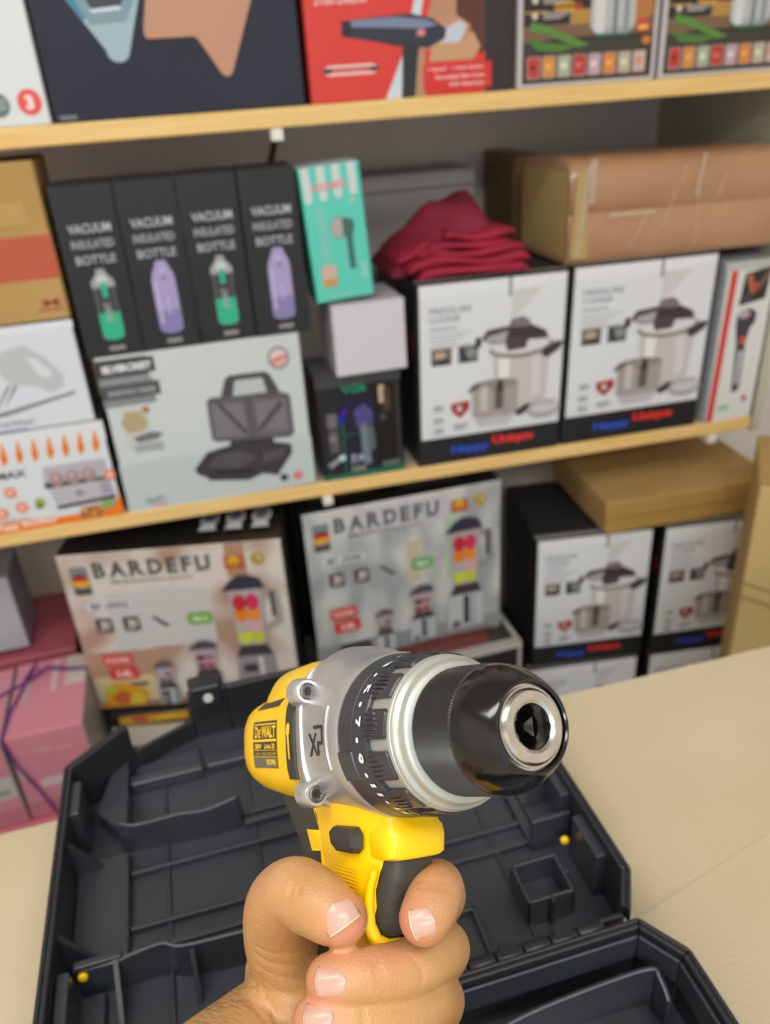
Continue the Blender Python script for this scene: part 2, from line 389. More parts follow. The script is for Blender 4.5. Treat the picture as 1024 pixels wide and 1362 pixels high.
c.T('Egg Boiler', .25, .025, .075, '#f8d9c2', .36, bold=.04)
c.P([(.74, .02), (.86, .02), (.90, .10), (.86, .15), (.75, .14)], '#b87a3c')
for k in range(8): c.E(.755 + .017 * k, .06 + .05 * (k % 2), .012, .022, ['#7c4a20', '#d9a15a', '#c4622a'][k % 3])
c.P([(.86, .12), (.90, .19), (.95, .19), (.97, .12), (.92, .08)], '#8fa267')
egg = c.build('egg_boiler_carton', (-0.42, 1.303, Z1 - 0.0005), 0, 'white carton with orange bottom band picturing an egg boiler', 'box')

c = Carton(0.26, 0.13, 0.165, '#d4dbe4', '#4a484c')
c.P([(0, .93), (1, .93), (1, 1), (0, 1)], '#dde4ec')
c.P([(.56, .78), (.70, .82), (.80, .68), (.88, .50), (.86, .38), (.78, .34), (.72, .42), (.58, .46), (.52, .60)], '#bcc3c4').P([(.70, .70), (.75, .68), (.82, .53), (.80, .48), (.74, .52)], '#d4dbe4')
c.P([(.55, .46), (.575, .46), (.48, .28), (.44, .22)], '#96999c').P([(.59, .46), (.61, .44), (.52, .28), (.50, .25)], '#96999c').P([(.40, .20), (.50, .215), (.86, .31), (.92, .33), (.92, .30), (.5, .17), (.4, .16)], '#83868a')
c.T('ROTATING', .36, .06, .05, '#7c828a', .28).T('mixer', .4, .0, .04, '#7c828a', .2)
c.build('mixer_carton', (-0.418, 1.303, Z1 + 0.173), 0, 'white carton picturing a pale hand mixer standing on the orange-banded carton', 'box')

c = Carton(0.25, 0.16, 0.222, M_CARD, M_CARD, bev=.003)
c.R(0, .28, 1, .56, '#bb5a3c')
c.P([(.72, .62), (.90, .62), (.90, .78), (.72, .78)], '#b08c50').P([(.725, .63), (.895, .63), (.895, .77), (.725, .77)], '#b8965a')
c.T('M', .86, .10, .05, '#a8563a', .10).R(.83, .07, .97, .085, '#a8563a')
c.build('brown_carton', (-0.408, 1.305, Z1 + 0.339), 0, 'brown carton with a red band on top of the hand mixer carton', 'box')

# sandwich maker carton
c = Carton(0.328, 0.10, 0.278, rich('pale_mint_print', '#c3cdcb', '#ccd5d4', 2, rough=0.4), '#3d4248')
c.R(0, 0, 1, .33, '#bcc8c7').R(0, .86, .24, .985, '#6d7072').R(0, .70, .25, .855, '#84888a')
c.R(0, .885, .275, .975, '#34363a').R(0, .745, .28, .83, '#4b4f52')
c.T('SILVERCREST', .025, .905, .045, '#e6e8e8', .235, bold=.05).T('SANDWICH MAKER', .03, .765, .035, '#a9adae', .23, bold=.03)
c.R(.07, .42, .19, .68, '#c1c8c6').P([(.06, .60), (.09, .66), (.16, .66), (.19, .58), (.16, .53), (.08, .53)], '#b3a27b').E(.19, .66, .018, .022, '#a9743f').P([(.10, .50), (.20, .52), (.25, .50), (.22, .47), (.12, .46)], '#6f7079').R(.10, .40, .24, .45, '#9fa8a8').R(.10, .345, .27, .365, '#cdd6d4')
c.E(.88, .86, .055, .07, '#7d8084').E(.88, .86, .044, .056, '#e0c9c6').P([(.84, .83), (.92, .85), (.92, .88), (.84, .86)], '#d98078').R(.845, .815, .915, .828, '#d98078')
# open sandwich press
H = [(.555, .64), (.60, .78), (.625, .795), (.80, .79), (.825, .77), (.87, .635)]
c.P(H, '#4a474c').P([(.625, .665), (.645, .76), (.785, .755), (.80, .66)], '#b7c1bf')
c.P([(.49, .655), (.515, .675), (.895, .64), (.915, .615), (.915, .37), (.89, .345), (.51, .39), (.485, .41)], '#5a575d').P([(.50, .64), (.895, .615), (.895, .37), (.50, .41)], '#66646a')
for a, bb in (((.51, .63), (.68, .61)), ((.73, .61), (.885, .60))):
    c.P([a, bb, (bb[0], .40), (a[0], .42)], '#75737a')
c.P([(.53, .635), (.56, .63), (.675, .43), (.655, .41)], '#4b484e').P([(.86, .60), (.875, .565), (.75, .42), (.72, .43)], '#4b484e').R(.675, .39, .72, .635, '#56535a')
c.P([(.57, .38), (.58, .34), (.80, .31), (.80, .36)], '#2c292e')
c.P([(.45, .33), (.37, .23), (.385, .19), (.42, .17), (.44, .14), (.64, .10), (.72, .13), (.80, .10), (.81, .12), (.89, .24), (.89, .30), (.80, .33), (.60, .36)], '#37333a')
c.P([(.49, .30), (.44, .23), (.60, .19), (.70, .24), (.62, .31)], '#4f4b52').P([(.74, .27), (.72, .20), (.84, .22), (.86, .28)], '#4f4b52').P([(.46, .20), (.47, .18), (.66, .15), (.68, .17)], '#1c191e')
c.E(.83, .075, .022, .026, '#3a3f44').E(.905, .075, .026, .03, '#d97a72').R(.09, .06, .16, .075, '#9aa3a3').R(.12, .03, .20, .045, '#d8a59d').T('3, 2h', .10, .065, .03, '#8d9696', .09)
c.build('sandwich_maker_carton', (-0.141, 1.303, shelf_z(0.02)), -0.0, 'pale grey carton picturing an open sandwich maker under the black bottle cartons', 'box')

# bottle cartons
BZ = shelf_z(0.02) + 0.279
def bottle_box(kind):
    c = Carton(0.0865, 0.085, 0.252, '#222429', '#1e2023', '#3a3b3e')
    c.R(0.0, 0.0, 0.02, 1, '#3c3d42').R(0.97, 0, 1, 1, '#1b1c1f')
    c.T('VACUUM', .16, .735, .052, '#b9bbc0', .70, bold=.02).T('INSULATED', .16, .650, .048, '#a7a9ae', .70, bold=.02).T('BOTTLE', .18, .560, .050, '#b0b2b7', .66, bold=.02)
    if kind == 'green':
        c.RR(.34, .10, .72, .30, '#5b5f63', .08).R(.35, .20, .71, .42, '#3b3e42')
        c.P([(.345, .27), (.345, .16)] + ellipse_arc(.53, .14, .19, .04, 190, 350, 8) + [(.715, .16), (.715, .27)], '#2fb389')
        c.P([(.33, .42), (.73, .42), (.72, .46), (.62, .50), (.60, .53), (.46, .53), (.44, .50), (.34, .46)], '#9ea3a4').E(.53, .465, .10, .03, '#c6caca').RR(.48, .36, .58, .45, '#2fae86', .03)
        c.R(.355, .26, .375, .42, '#6b7074').R(.69, .26, .705, .42, '#6b7074')
        c.T('SPORT', .47, .21, .12, '#aab0b3', .12, rot=1)
    else:
        c.P(ellipse_arc(.53, .13, .21, .035, 180, 360, 10) + [(.735, .42), (.72, .46), (.66, .505), (.62, .54)] + [(.45, .54), (.41, .505), (.35, .46), (.325, .42)], '#a79cc8')
        c.P(ellipse_arc(.53, .13, .21, .035, 180, 360, 10) + [(.742, .24), (.318, .24)], '#8580b2').E(.53, .475, .06, .02, '#b7add4').R(.36, .16, .42, .42, '#b8aed6').E(.55, .44, .03, .02, '#857ab0')
        c.T('bottle', .50, .22, .10, '#bcb3da', .08, rot=1)
    c.RR(.40, .035, .68, .065, '#8e8a8c', .02)
    return c
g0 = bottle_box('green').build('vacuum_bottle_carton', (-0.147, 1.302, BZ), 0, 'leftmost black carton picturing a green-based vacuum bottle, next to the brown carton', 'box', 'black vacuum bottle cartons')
l0 = bottle_box('lilac').build('vacuum_bottle_carton', (-0.0585, 1.302, BZ), 0, 'black carton picturing a lilac vacuum bottle, second from the left', 'box', 'black vacuum bottle cartons')
copy_thing(g0, (0.031, 1.303, BZ), 0, 'black carton picturing a green-based vacuum bottle between two lilac ones')
copy_thing(l0, (0.1205, 1.300, BZ), 0, 'rightmost black carton picturing a lilac vacuum bottle, next to the turquoise carton')

# trimmer carton (dark with green base), white box, turquoise carton
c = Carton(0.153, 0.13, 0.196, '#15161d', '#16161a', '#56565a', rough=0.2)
c.R(0, 0, 1, .055, '#1f6a55').R(.0, .90, 1, 1, '#3a3d3f').T('VGR', .30, .83, .075, '#17906a', .30, bold=.03)
c.R(.27, .06, .285, .62, '#147a68').R(.02, .06, .25, .85, '#1c1d22')
c.R(.10, .52, .22, .66, '#6b6a6a').R(.11, .28, .22, .50, '#59595a').E(.15, .42, .05, .03, '#7b7a7b').P([(.06, .17), (.22, .24), (.25, .20), (.10, .13)], '#8e959d').E(.245, .22, .04, .03, '#c9dce6')
c.R(.30, .08, .66, .80, '#171830').P([(.42, .66), (.55, .72), (.64, .64), (.64, .52), (.45, .50)], '#4f4785').P([(.48, .50), (.56, .54), (.60, .12), (.50, .12)], '#6e7c8c').P([(.56, .50), (.64, .5), (.66, .28), (.60, .24)], '#55695c')
c.E(.38, .21, .035, .035, '#8f98a6').E(.47, .20, .035, .035, '#9aa2ad').R(.34, .07, .52, .11, '#85857f').R(.30, .43, .45, .45, '#14544f')
c.E(.305, .66, .03, .03, '#4a10b8').E(.27, .60, .025, .04, '#1423c9')
c.R(.69, .08, .90, .86, '#141211').RR(.73, .70, .80, .87, '#c9b092', .02).R(.78, .62, .86, .84, '#4f3d30').E(.77, .56, .035, .035, '#4a4a4e').R(.73, .07, .95, .12, '#5f6f68').R(.935, .1, .955, .9, '#4b4540')
c.T('8.2', .34, .145, .03, '#aab2bd', .1)
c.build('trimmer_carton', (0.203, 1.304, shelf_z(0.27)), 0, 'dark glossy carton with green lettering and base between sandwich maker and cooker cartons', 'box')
c = Carton(0.126, 0.125, 0.122, '#cfccd4', '#b3b0ba', '#c2c0c6')
c.R(0, .985, 1, 1, '#c9c7cd')
o = c.build('plain_white_box', (0.242, 1.295, shelf_z(0.27) + 0.197), 0, 'plain white box under the turquoise carton', 'box')
c = Carton(0.098, 0.075, 0.205, '#5ccdbb', '#1f8f7c', '#b9cfc8')
for k in range(4):
    u0 = .05 + k * .245; c.P([(u0, 1), (u0, .80 + .02 * k)] + ellipse_arc(u0 + .065, .77 + .008 * k, .065, .022, 180, 360, 6) + [(u0 + .13, 1)], '#c9d6d3')
c.T('KOIKI', .20, .83, .055, '#dc8f92', .52, bold=.05).E(.82, .735, .035, .018, '#c9c08a')
c.R(.20, .2, .34, .72, '#78c9bd').E(.53, .55, .13, .085, '#8d9c96').E(.52, .55, .105, .07, '#aeaaa6').P([(.60, .62), (.78, .60), (.79, .54), (.74, .47), (.74, .23), (.64, .23), (.64, .47), (.60, .49)], '#3b6a64')
c.R(.15, .12, .40, .28, '#d0b0a4').R(.17, .12, .40, .18, '#c39c58').R(.2, .04, .60, .06, '#8fcdb0').R(.82, .14, .92, .27, '#8bcfc4')
o = c.build('massager_carton', (0.2215, 1.300, shelf_z(0.27) + 0.324), 0, 'turquoise carton with white drip stripes leaning on the plain white box', 'box'); o.rotation_euler = (0, -0.055, 0)

# ================================================================== pressure cooker cartons
def cooker_art(c):
    c.R(0.02, .165, .985, .995, '#dcdfe3'); c.P([(.02, .93), (.6, .93), (.985, .96), (.985, .995), (.02, .995)], '#e3e6e9')
    c.R(.60, .90, .615, .995, '#4a4c50').P([(.62, .93), (.82, .93), (.70, .82), (.62, .78)], '#cfcecd')
    c.T('PRESSURE', .085, .845, .032, '#7e848d', .27, bold=.01).T('COOKER', .085, .80, .032, '#7e848d', .20, bold=.01).R(.085, .765, .26, .773, '#6d8596')
    c.lines(.085, .735, .27, 4, .022, .008, '#b2b6bc')
    c.R(.09, .575, .225, .665, '#6f6660').E(.15, .63, .04, .02, '#b9a493').P([(.10, .58), (.21, .58), (.20, .61), (.12, .60)], '#2d2a29')
    c.R(.27, .575, .40, .665, '#5f6166').E(.35, .625, .04, .025, '#8b8d91').P([(.27, .66), (.30, .66), (.34, .58), (.30, .58)], '#2f3135')
    # main pot
    c.P([(.50, .62)] + ellipse_arc(.70, .335, .18, .045, 190, 350, 10) + [(.90, .62)], '#c6c1bf').P([(.54, .62), (.62, .62), (.61, .32), (.55, .34)], '#e6e7e8').P([(.76, .62), (.82, .62), (.84, .36), (.78, .33)], '#d3d1d1')
    c.E(.70, .62, .225, .055, '#8d8683').E(.69, .635, .20, .045, '#d8d7d9').P([(.42, .69), (.46, .735), (.72, .755), (.86, .70), (.88, .655), (.74, .66), (.72, .615), (.60, .61), (.58, .655), (.48, .66)], '#4b4243')
    c.P([(.46, .70), (.60, .72), (.58, .66), (.45, .67)], '#aaa6a8').P([(.60, .73), (.72, .75), (.86, .69), (.80, .67), (.70, .68), (.60, .68)], '#3a3032').P([(.60, .74), (.62, .78), (.70, .79), (.75, .76), (.74, .73), (.66, .735)], '#7d7276').P([(.84, .56), (.84, .60), (.94, .635), (.985, .63), (.96, .59), (.88, .55)], '#3b3536').E(.40, .675, .022, .03, '#3b3a3d')
    # small pot, steamer basket
    c.P([(.36, .42), (.37, .31)] + ellipse_arc(.52, .275, .16, .03, 190, 350, 8) + [(.68, .31), (.68, .44)], '#a49c98').E(.52, .435, .16, .03, '#8f8885').R(.42, .29, .47, .43, '#c4bfbd').R(.52, .29, .58, .42, '#5e5452').R(.535, .40, .57, .455, '#1d1a1b').P([(.33, .40), (.36, .44), (.42, .455), (.40, .43), (.36, .41)], '#4a4545')
    c.P([(.66, .245), (.68, .275), (.74, .30), (.80, .295), (.76, .26), (.70, .235)], '#3b3436').P([(.38, .25), (.42, .20), (.62, .20), (.66, .25)], '#bdbdbf')
    c.E(.87, .255, .12, .055, '#aba9aa').E(.87, .27, .10, .035, '#c9cacc')
    for k in range(4): c.P([(.79 + .04 * k, .28), (.81 + .04 * k, .31), (.82 + .04 * k, .31), (.80 + .04 * k, .27)], '#8d8b8d')
    for vv in (.335, .265, .205): c.R(.10, vv - .012, .165, vv + .018, '#9ea0a5').R(.10, vv - .005, .165, vv + .0, '#dcdfe3')
    c.P([(.215, .355), (.34, .365), (.345, .32), (.28, .27), (.225, .31)], '#b2302f').P([(.235, .33), (.32, .345), (.31, .315), (.275, .29)], '#6c2b2f').E(.275, .325, .02, .018, '#cfc0c0').lines(.235, .225, .10, 2, .018, .010, '#9ba4b4')
    c.T('Happy', .22, .052, .062, '#2a4bb4', .27, bold=.07).T('Unique', .505, .072, .068, '#d3302b', .30, bold=.07)
CK_SIDE = '#17181c'
def cooker_box(w=0.283, h=0.338):
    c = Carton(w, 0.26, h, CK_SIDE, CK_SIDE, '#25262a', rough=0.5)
    cooker_art(c)
    c.face = 'left'; c.P([(.90, .72), (.99, .66), (.99, .69), (.90, .78)], '#8d2422'); c.T('PRESSURE', .10, .55, .05, '#55565a', .3); c.face = 'front'
    c.face = 'top'; c.R(.0, .0, 1, .06, '#8f8d88'); c.face = 'front'
    return c
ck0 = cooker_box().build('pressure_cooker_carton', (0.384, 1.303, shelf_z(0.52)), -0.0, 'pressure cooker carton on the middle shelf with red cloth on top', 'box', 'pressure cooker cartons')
ck0.rotation_euler = (0, TILT, 0)
ck1 = copy_thing(ck0, (0.672, 1.303, shelf_z(0.672) + .0005), 0, 'pressure cooker carton on the middle shelf under the film-wrapped brown carton'); ck1.rotation_euler = (0, TILT, 0); ck1.scale = (1.045, 1, 1.0)
o = copy_thing(ck0, (0.632, 1.312, 0.345), -0.15, 'pressure cooker carton low on the left under the flat brown carton'); o.scale = (0.90, 1, .985)
o = copy_thing(ck0, (0.902, 1.266, 0.345), -0.13, 'pressure cooker carton low down, half hidden by the big brown carton'); o.scale = (0.93, 1, .985)
# bottom row with open paper flaps
def low_box(loc, rz, label, w):
    o = copy_thing(ck0, loc, rz, label); o.scale = (w / .283, 1, 1.0)
    for ch in list(o.children): bpy.data.objects.remove(ch)
    return o
low_box((0.622, 1.31, 0.0), -0.13, 'bottom row pressure cooker carton seen just past the table edge, left', 0.262)
low_box((0.904, 1.27, 0.0), -0.13, 'bottom row pressure cooker carton beside the big brown carton', 0.262)

# slim white torch box with red edge
c = Carton(0.112, 0.09, 0.318, '#d9dcda', '#a9aeb2')
c.R(0, 0, .05, .97, '#7d8e95').P([(.07, 0), (.20, 0), (.25, .95), (.12, .95)], '#cf4037').R(.02, .95, 1, 1, '#b9bdba')
c.P([(.36, .74), (.86, .77), (.90, .96), (.40, .93)], '#2f2320').P([(.42, .92), (.52, .93), (.66, .82), (.56, .80)], '#a86a50').E(.63, .845, .07, .03, '#b84a28').P([(.66, .86), (.88, .95), (.86, .90), (.72, .83)], '#74584f').E(.5, .78, .09, .03, '#4b3f52')
c.P([(.36, .68), (.44, .71), (.62, .72), (.74, .69), (.74, .63), (.66, .60), (.62, .50), (.64, .30), (.63, .20), (.50, .19), (.48, .30), (.44, .50), (.38, .60)], '#3a3546').E(.50, .685, .12, .025, '#b7a5a8')
c.P([(.50, .46), (.60, .46), (.60, .24), (.53, .24)], '#c3bac2').R(.49, .50, .61, .55, '#c05a3c').P([(.48, .20), (.64, .22), (.65, .25), (.54, .23)], '#222430').E(.79, .14, .05, .02, '#a8474a').RR(.27, .08, .50, .105, '#8bc182', .03)
o = c.build('torch_carton', (0.985, 1.303, shelf_z(1.03) - .0005), 0, 'slim white carton with a red edge picturing a hand torch at the right end', 'box'); o.rotation_euler = (0, TILT, 0.0)
c = Carton(0.105, 0.30, 0.330, '#141315', '#141315', '#0f0e10'); c.build('plain_black_carton', (0.985, 1.40, shelf_z(1.09) + .002), 0, 'plain black carton standing behind the slim torch carton', 'box')

# pale grey carton at the back of the middle shelf
c = Carton(0.27, 0.14, 0.475, '#b5afab', '#8d8783', '#b2adaa'); c.R(0, .93, 1, .945, '#8f8884')
c.build('pale_grey_carton', (0.35, 1.62, shelf_z(0.35)), 0, 'pale grey carton against the wall behind the red cloth', 'box')
c = Carton(0.05, 0.16, 0.50, '#8d7351', '#80683f', '#9d8358'); c.build('narrow_brown_carton', (0.69, 1.59, shelf_z(0.69)), 0, 'narrow brown carton behind the left end of the film-wrapped carton', 'box')

# film-wrapped long carton (cardboard + tape + cling film ridges)
t = empty('wrapped_carton', (0.672, 1.312, shelf_z(0.672) + 0.3412)); tag(t, 'long brown carton wrapped in clear film on top of the pressure cooker cartons', 'box')
t.rotation_euler = (0, TILT, 0.0)
m = MB(); P = [(0.0, 0.0), (0.02, 0.0)]
def wrapbox(w, d, h, jit):
    rnd = random.Random(3); secs = []; nx = 26
    for i in range(nx + 1):
        x = w * i / nx; r = []
        prof = [(0.006, 0.0), (0.0, 0.010), (-0.002, h * .25), (0.001, h * .48), (0.004, h * .5), (-0.001, h * .54), (0.0, h * .80), (0.006, h * .93), (0.02, h), (d * .5, h + .002), (d - .015, h - .003), (d, h * .8), (d, .02), (d - .01, 0)]
        for (y, z) in prof:
            e = 0.0 if 0 < i < nx else 0.004
            r.append((x, y + e + jit * rnd.uniform(-1, 1), max(z - e + (jit * rnd.uniform(-1, 1) if z > 0.01 else 0), 0)))
        secs.append(r)
    return secs
m.loft(wrapbox(0.425, 0.2, 0.168, 0.0011), M_WRAP); m.build('carton_body', t, smooth=True, angle=50)
film = bpy.data.materials.new('clear_film'); film.use_nodes = True; fb = film.node_tree.nodes['Principled BSDF']
fb.inputs['Base Color'].default_value = lin('#e8ded2'); fb.inputs['Roughness'].default_value = 0.25; fb.inputs['Alpha'].default_value = 0.22
m = MB(); m.add([(.003, -.0035, .01), (.036, -.0035, .008), (.026, -.0035, .155), (.006, -.0035, .150)], [(0, 1, 2, 3)], mat('#b39a62', .4)); m.add([(-.0012, .01, .01), (-.0012, .19, .01), (-.0012, .19, .15), (-.0012, .01, .15)], [(0, 3, 2, 1)], mat('#b39a62', .4)); m.build('bare_end', t)
m = MB()
for (x, z0, z1, wd, sl) in ((0.012, .015, .16, .007, .012), (0.03, .10, .17, .012, .0), (0.235, .10, .168, .006, .008), (0.245, .02, .11, .0018, -.004), (0.115, .02, .08, .002, .03), (0.175, .05, .11, .0018, .02), (0.205, .12, .15, .0022, .004), (0.28, .09, .13, .002, .01), (.07, .075, .082, .09, .0)):
    m.add([(x, -.0048, z0), (x + wd, -.0048, z0), (x + wd + sl, -.0052, z1), (x + sl, -.0052, z1), (x + wd / 2, -.009, z0), (x + wd / 2 + sl, -.009, z1)], [(0, 4, 5, 3), (4, 1, 2, 5), (0, 3, 2, 1)], film)
m.build('film_creases', t)

# folded red cloth pile
M_RED = rich('crimson_cloth', '#8e1230', '#a01a38', 14, rough=0.75, bump=0.3, bump_scale=60)
t = empty('folded_red_cloth', (0.372, 1.312, shelf_z(0.52) + 0.3425)); tag(t, 'crimson folded cloth heaped on the left pressure cooker carton', 'cloth')
def cloth_layer(x0, x1, y0, d, z, th, seed, droop=0.0, skew=0.0):
    rnd = random.Random(seed); m = MB(); secs = []; n = 22
    ph = rnd.uniform(0, 6); ph2 = rnd.uniform(0, 6)
    for i in range(n + 1):
        u = i / n; x = x0 + (x1 - x0) * u
        y = y0 + 0.006 * sin(5 * u + ph) + skew * u; zc = z + 0.0035 * sin(7 * u + ph2) - droop * (2 * u - 1) ** 2
        t2 = th * (0.85 + 0.25 * sin(9 * u + ph)) * (0.4 if i in (0, n) else 1)
        ring = [(x, y + t2 * .5 - t2 * .5 * cos(a), zc + t2 * .5 + t2 * .5 * sin(a)) for a in [(-80 + 20 * k) * pi / 180 for k in range(9)]]
        ring += [(x, y + d, zc + t2 + 0.004 * sin(3 * u + ph)), (x, y + d, zc)]
        secs.append(ring)
    m.loft(secs, M_RED); return m
for k, a in enumerate(((0.03, .225, -.004, .12, .0, .017, 1, 0, 0), (.012, .226, .0, .13, .016, .016, 2, 0, .0), (.035, .222, .006, .12, .031, .013, 4, 0, 0), (.05, .2, .002, .12, .042, .012, 8, .0, .01), (.0, .13, .03, .1, .034, .02, 5, .006, 0), (.085, .213, .02, .10, .053, .016, 7, .0, .0))):
    cloth_layer(*a).build('fold', t, smooth=True, angle=60)
m = MB(); secs = []
for i in range(15):
    u = i / 14; x = -.006 + .214 * u; top = .022 + .092 * ((sin(pi / 2 * min(1, u / .62)) ** 1.1) if u < .78 else max(.15, 1 - ((u - .78) / .22) ** 1.5 * .8)) + .005 * sin(19 * u)
    r = []
    for k in range(13):
        v = k / 12; y = .045 + .15 * v; z = top * (sin(pi * (v * .72 + .14)) ** .6) + .005 * sin(11 * v + 9 * u)
        r.append((x, y, max(z, .003) if i not in (0, 14) else .003 + .3 * max(z, 0)))
    r += [(x, .195, .0), (x, .045, .0)]
    secs.append(r)
m.loft(secs, rich('crimson_cloth_top', '#7a1530', '#8a1c38', 14, rough=0.8, bump=0.3, bump_scale=60)); m.build('draped_cloth', t, smooth=True, angle=60)

# ================================================================== LOWER LEVEL
def blender_box(warm):
    base = rich('warm_kitchen_print', '#a98a78', '#cfc8c0', 9, rough=.4, detail=1, lo=.38, hi=.58) if warm else rich('grey_kitchen_print', '#9a9ea2', '#c3c6c2', 10, (1.6, 1, .8), rough=.4, detail=1, lo=.38, hi=.6)
    c = Carton(0.394, 0.20 if warm else 0.24, 0.348, base, '#141314', '#151413', rough=0.4)
    # washed-out kitchen background print
    if warm: pat = [((.17, .40, .64, .76), '#c0c0c0'), ((.74, .80, .83, 1), '#a98468'), ((0, 0, 1, .04), '#a5795a'), ((.02, .05, .30, .22), '#cdbb8c'), ((.0, .22, .36, .39), '#b08a74')]
    else: pat = [((.50, .45, .57, .72), '#bfb598'), ((.70, .42, .77, .88), '#a9bda9'), ((.27, .82, .72, .97), '#b9b9c0'), ((.0, .0, 1, .12), '#8f9395')]
    for (a, b_, cc, d_), col in pat: c.RR(a, b_, cc, d_, col, .01)
    # flag badge
    c.RR(.045, .76, .125, .93, '#7c8084', .01).E(.085, .845, .04, .038, '#c03020').P([(.045, .845), (.125, .845)] + ellipse_arc(.085, .84, .04, .034, 0, -180, 8), '#d9a52c').P(ellipse_arc(.085, .85, .04, .036, 35, 145, 6), '#3b2220').R(.048, .765, .125, .80, '#43464c')
    # serif heading
    dk = '#4b4b4a' if warm else '#55575b'
    x = .15
    for ch, wd in zip('BARDEFU', (.070, .086, .080, .080, .064, .060, .078)):
        c.T(ch, x, .858, .09, dk, wd - .016, bold=.035)
        for fx in ((x - .004, x + .016) if ch in 'BDEFPR' else (x - .006, x + .014),):
            c.R(fx[0], .856, fx[1], .862, dk)
            if ch not in 'A': c.R(fx[0], .941, fx[1], .947, dk)
        if ch in 'ARU': c.R(x + wd - .026, .856 if ch != 'U' else .941, x + wd - .006, .862 if ch != 'U' else .947, dk)
        x += wd + .003
    c.T('Multifunction Juicer', .22, .815, .024, '#6d6863', .37, bold=.01)
    c.RR(.075, .665, .29, .715, '#c9cdcf', .02).T('BF -5052' if warm else 'BF -3040', .10, .673, .034, '#4f5a66', .17, bold=.03)
    for k, u0 in enumerate((.10, .225, .355)):
        if k < 2: c.R(u0, .52, u0 + .075, .61, '#4d4846'); c.P([(u0 + .01, .53), (u0 + .06, .54), (u0 + .07, .60), (u0 + .03, .57)], '#a9a39f'); c.E(u0 + .035, .58, .012, .012, '#d9d2cc')
        else: c.P([(u0, .60), (u0 + .02, .60), (u0 + .08, .54), (u0 + .06, .53)], '#55595c')
    c.RR(.52, .53, .635, .605, '#74a83f' if warm else '#66a76a', .02).T('3in1', .545, .55, .034, '#d6e6c4', .065, bold=.03)
    c.R(.735, .855, .82, .93, '#b5502e').E(.777, .90, .028, .035, '#d0a02c').R(.755, .875, .80, .885, '#8b3c22').E(.885, .905, .033, .038, '#b59a32').E(.885, .905, .018, .022, '#8e7d4a').E(.89, .91, .008, .012, '#d6c88e')
    c.RR(.085, .30, .225, .375, '#cf5348', .012).T('POWER', .10, .32, .03, '#e9c9c4', .11, bold=.03).RR(.10, .205, .235, .285, '#cc3f38', .012).T('3.8L', .13, .222, .042, '#eec4bf', .08, bold=.05)
    if warm:
        c.P([(.045, .02), (.06, .14), (.12, .18), (.22, .17), (.26, .10), (.24, .02)], '#cf9a22').E(.13, .08, .045, .05, '#c05a28').E(.20, .06, .035, .04, '#d8b43a').E(.09, .13, .03, .03, '#b7b32c').R(.19, .155, .27, .175, '#5a4a72')
    else:
        c.E(.13, .04, .05, .05, '#5f7f3a').E(.09, .02, .03, .03, '#b2532c').E(.17, .07, .03, .03, '#7f9c45')
    def jar(u, v, s, lids, fruit, full):
        """a blender: base, jar, lid; s = width of base"""
        bw = s; V0 = v; KV = 1.36 if full else 1.25
        class Q:
            def P(q, pts, col): c.P([(a, V0 + (b - V0) * KV) for a, b in pts], col); return q
            def R(q, a, b, cc, d, col): return q.P([(a, b), (cc, b), (cc, d), (a, d)], col)
            def E(q, a, b, ra, rb, col): c.E(a, V0 + (b - V0) * KV, ra, rb * KV, col); return q
        c_ = Q()
        if warm:
            c_.P([(u - bw * .55, v), (u + bw * .55, v), (u + bw * .5, v + bw * .95), (u - bw * .42, v + bw * .95)], '#8b8b90').P([(u + bw * .1, v), (u + bw * .2, v), (u + bw * .2, v + bw * .9), (u + bw * .08, v + bw * .9)], '#c4c6ca').R(u - bw * .32, v + bw * .5, u + bw * .04, v + bw * .72, '#37363a').E(u - bw * .14, v + bw * .22, bw * .13, bw * .15, '#4c4a50')
        else:
            c_.P([(u - bw * .55, v), (u + bw * .55, v), (u + bw * .5, v + bw * .95), (u - bw * .5, v + bw * .95)], '#b4babd').R(u - bw * .05, v + bw * .1, u + bw * .12, v + bw * .9, '#2e3237').R(u + bw * .2, v, u + bw * .26, v + bw * .9, '#7b97a8').E(u - bw * .28, v + bw * .12, bw * .14, bw * .1, '#5a626a')
        y = v + bw * .95; c_.P([(u - bw * .45, y), (u + bw * .5, y), (u + bw * .36, y + bw * .28), (u - bw * .30, y + bw * .28)], '#39353a')
        y += bw * .28; hh = bw * (1.45 if full else .85)
        c_.P([(u - bw * .32, y), (u + bw * .36, y), (u + bw * .46, y + hh), (u - bw * .42, y + hh)], '#a99fa0')
        n = len(fruit)
        for k, fc in enumerate(fruit):
            yy = y + hh * (.08 + .8 * (k // 2) / max(1, (n + 1) // 2)); c_.E(u + (-.16 if k % 2 else .16) * bw, yy + hh * .08, bw * .17, hh * .14, fc)
        y += hh; c_.P([(u - bw * .55, y - bw * .04), (u + bw * .52, y - bw * .02), (u + bw * .42, y + bw * .22), (u + bw * .12, y + bw * .32), (u - bw * .1, y + bw * .32), (u - bw * .32, y + bw * .2)], lids)
        if full:
            c_.P([(u + bw * .46, y - bw * .05), (u + bw * .82, y - bw * .1), (u + bw * .86, y - bw * .9), (u + bw * .42, y - bw * 1.1), (u + bw * .42, y - bw * .95), (u + bw * .68, y - bw * .85), (u + bw * .66, y - bw * .28), (u + bw * .46, y - bw * .2)], '#9e9593' if warm else '#8f9090').R(u + bw * .62, y - bw * .75, u + bw * .72, y - bw * .1, '#3a3537')
    fr = ['#bcc43a', '#c6cf3e', '#c9a0a8', '#b0a8a4', '#dd8a2c', '#d77a22', '#c72b55', '#b8242f']
    jar(.80, .06, .185, '#2f2c3c', fr, True)
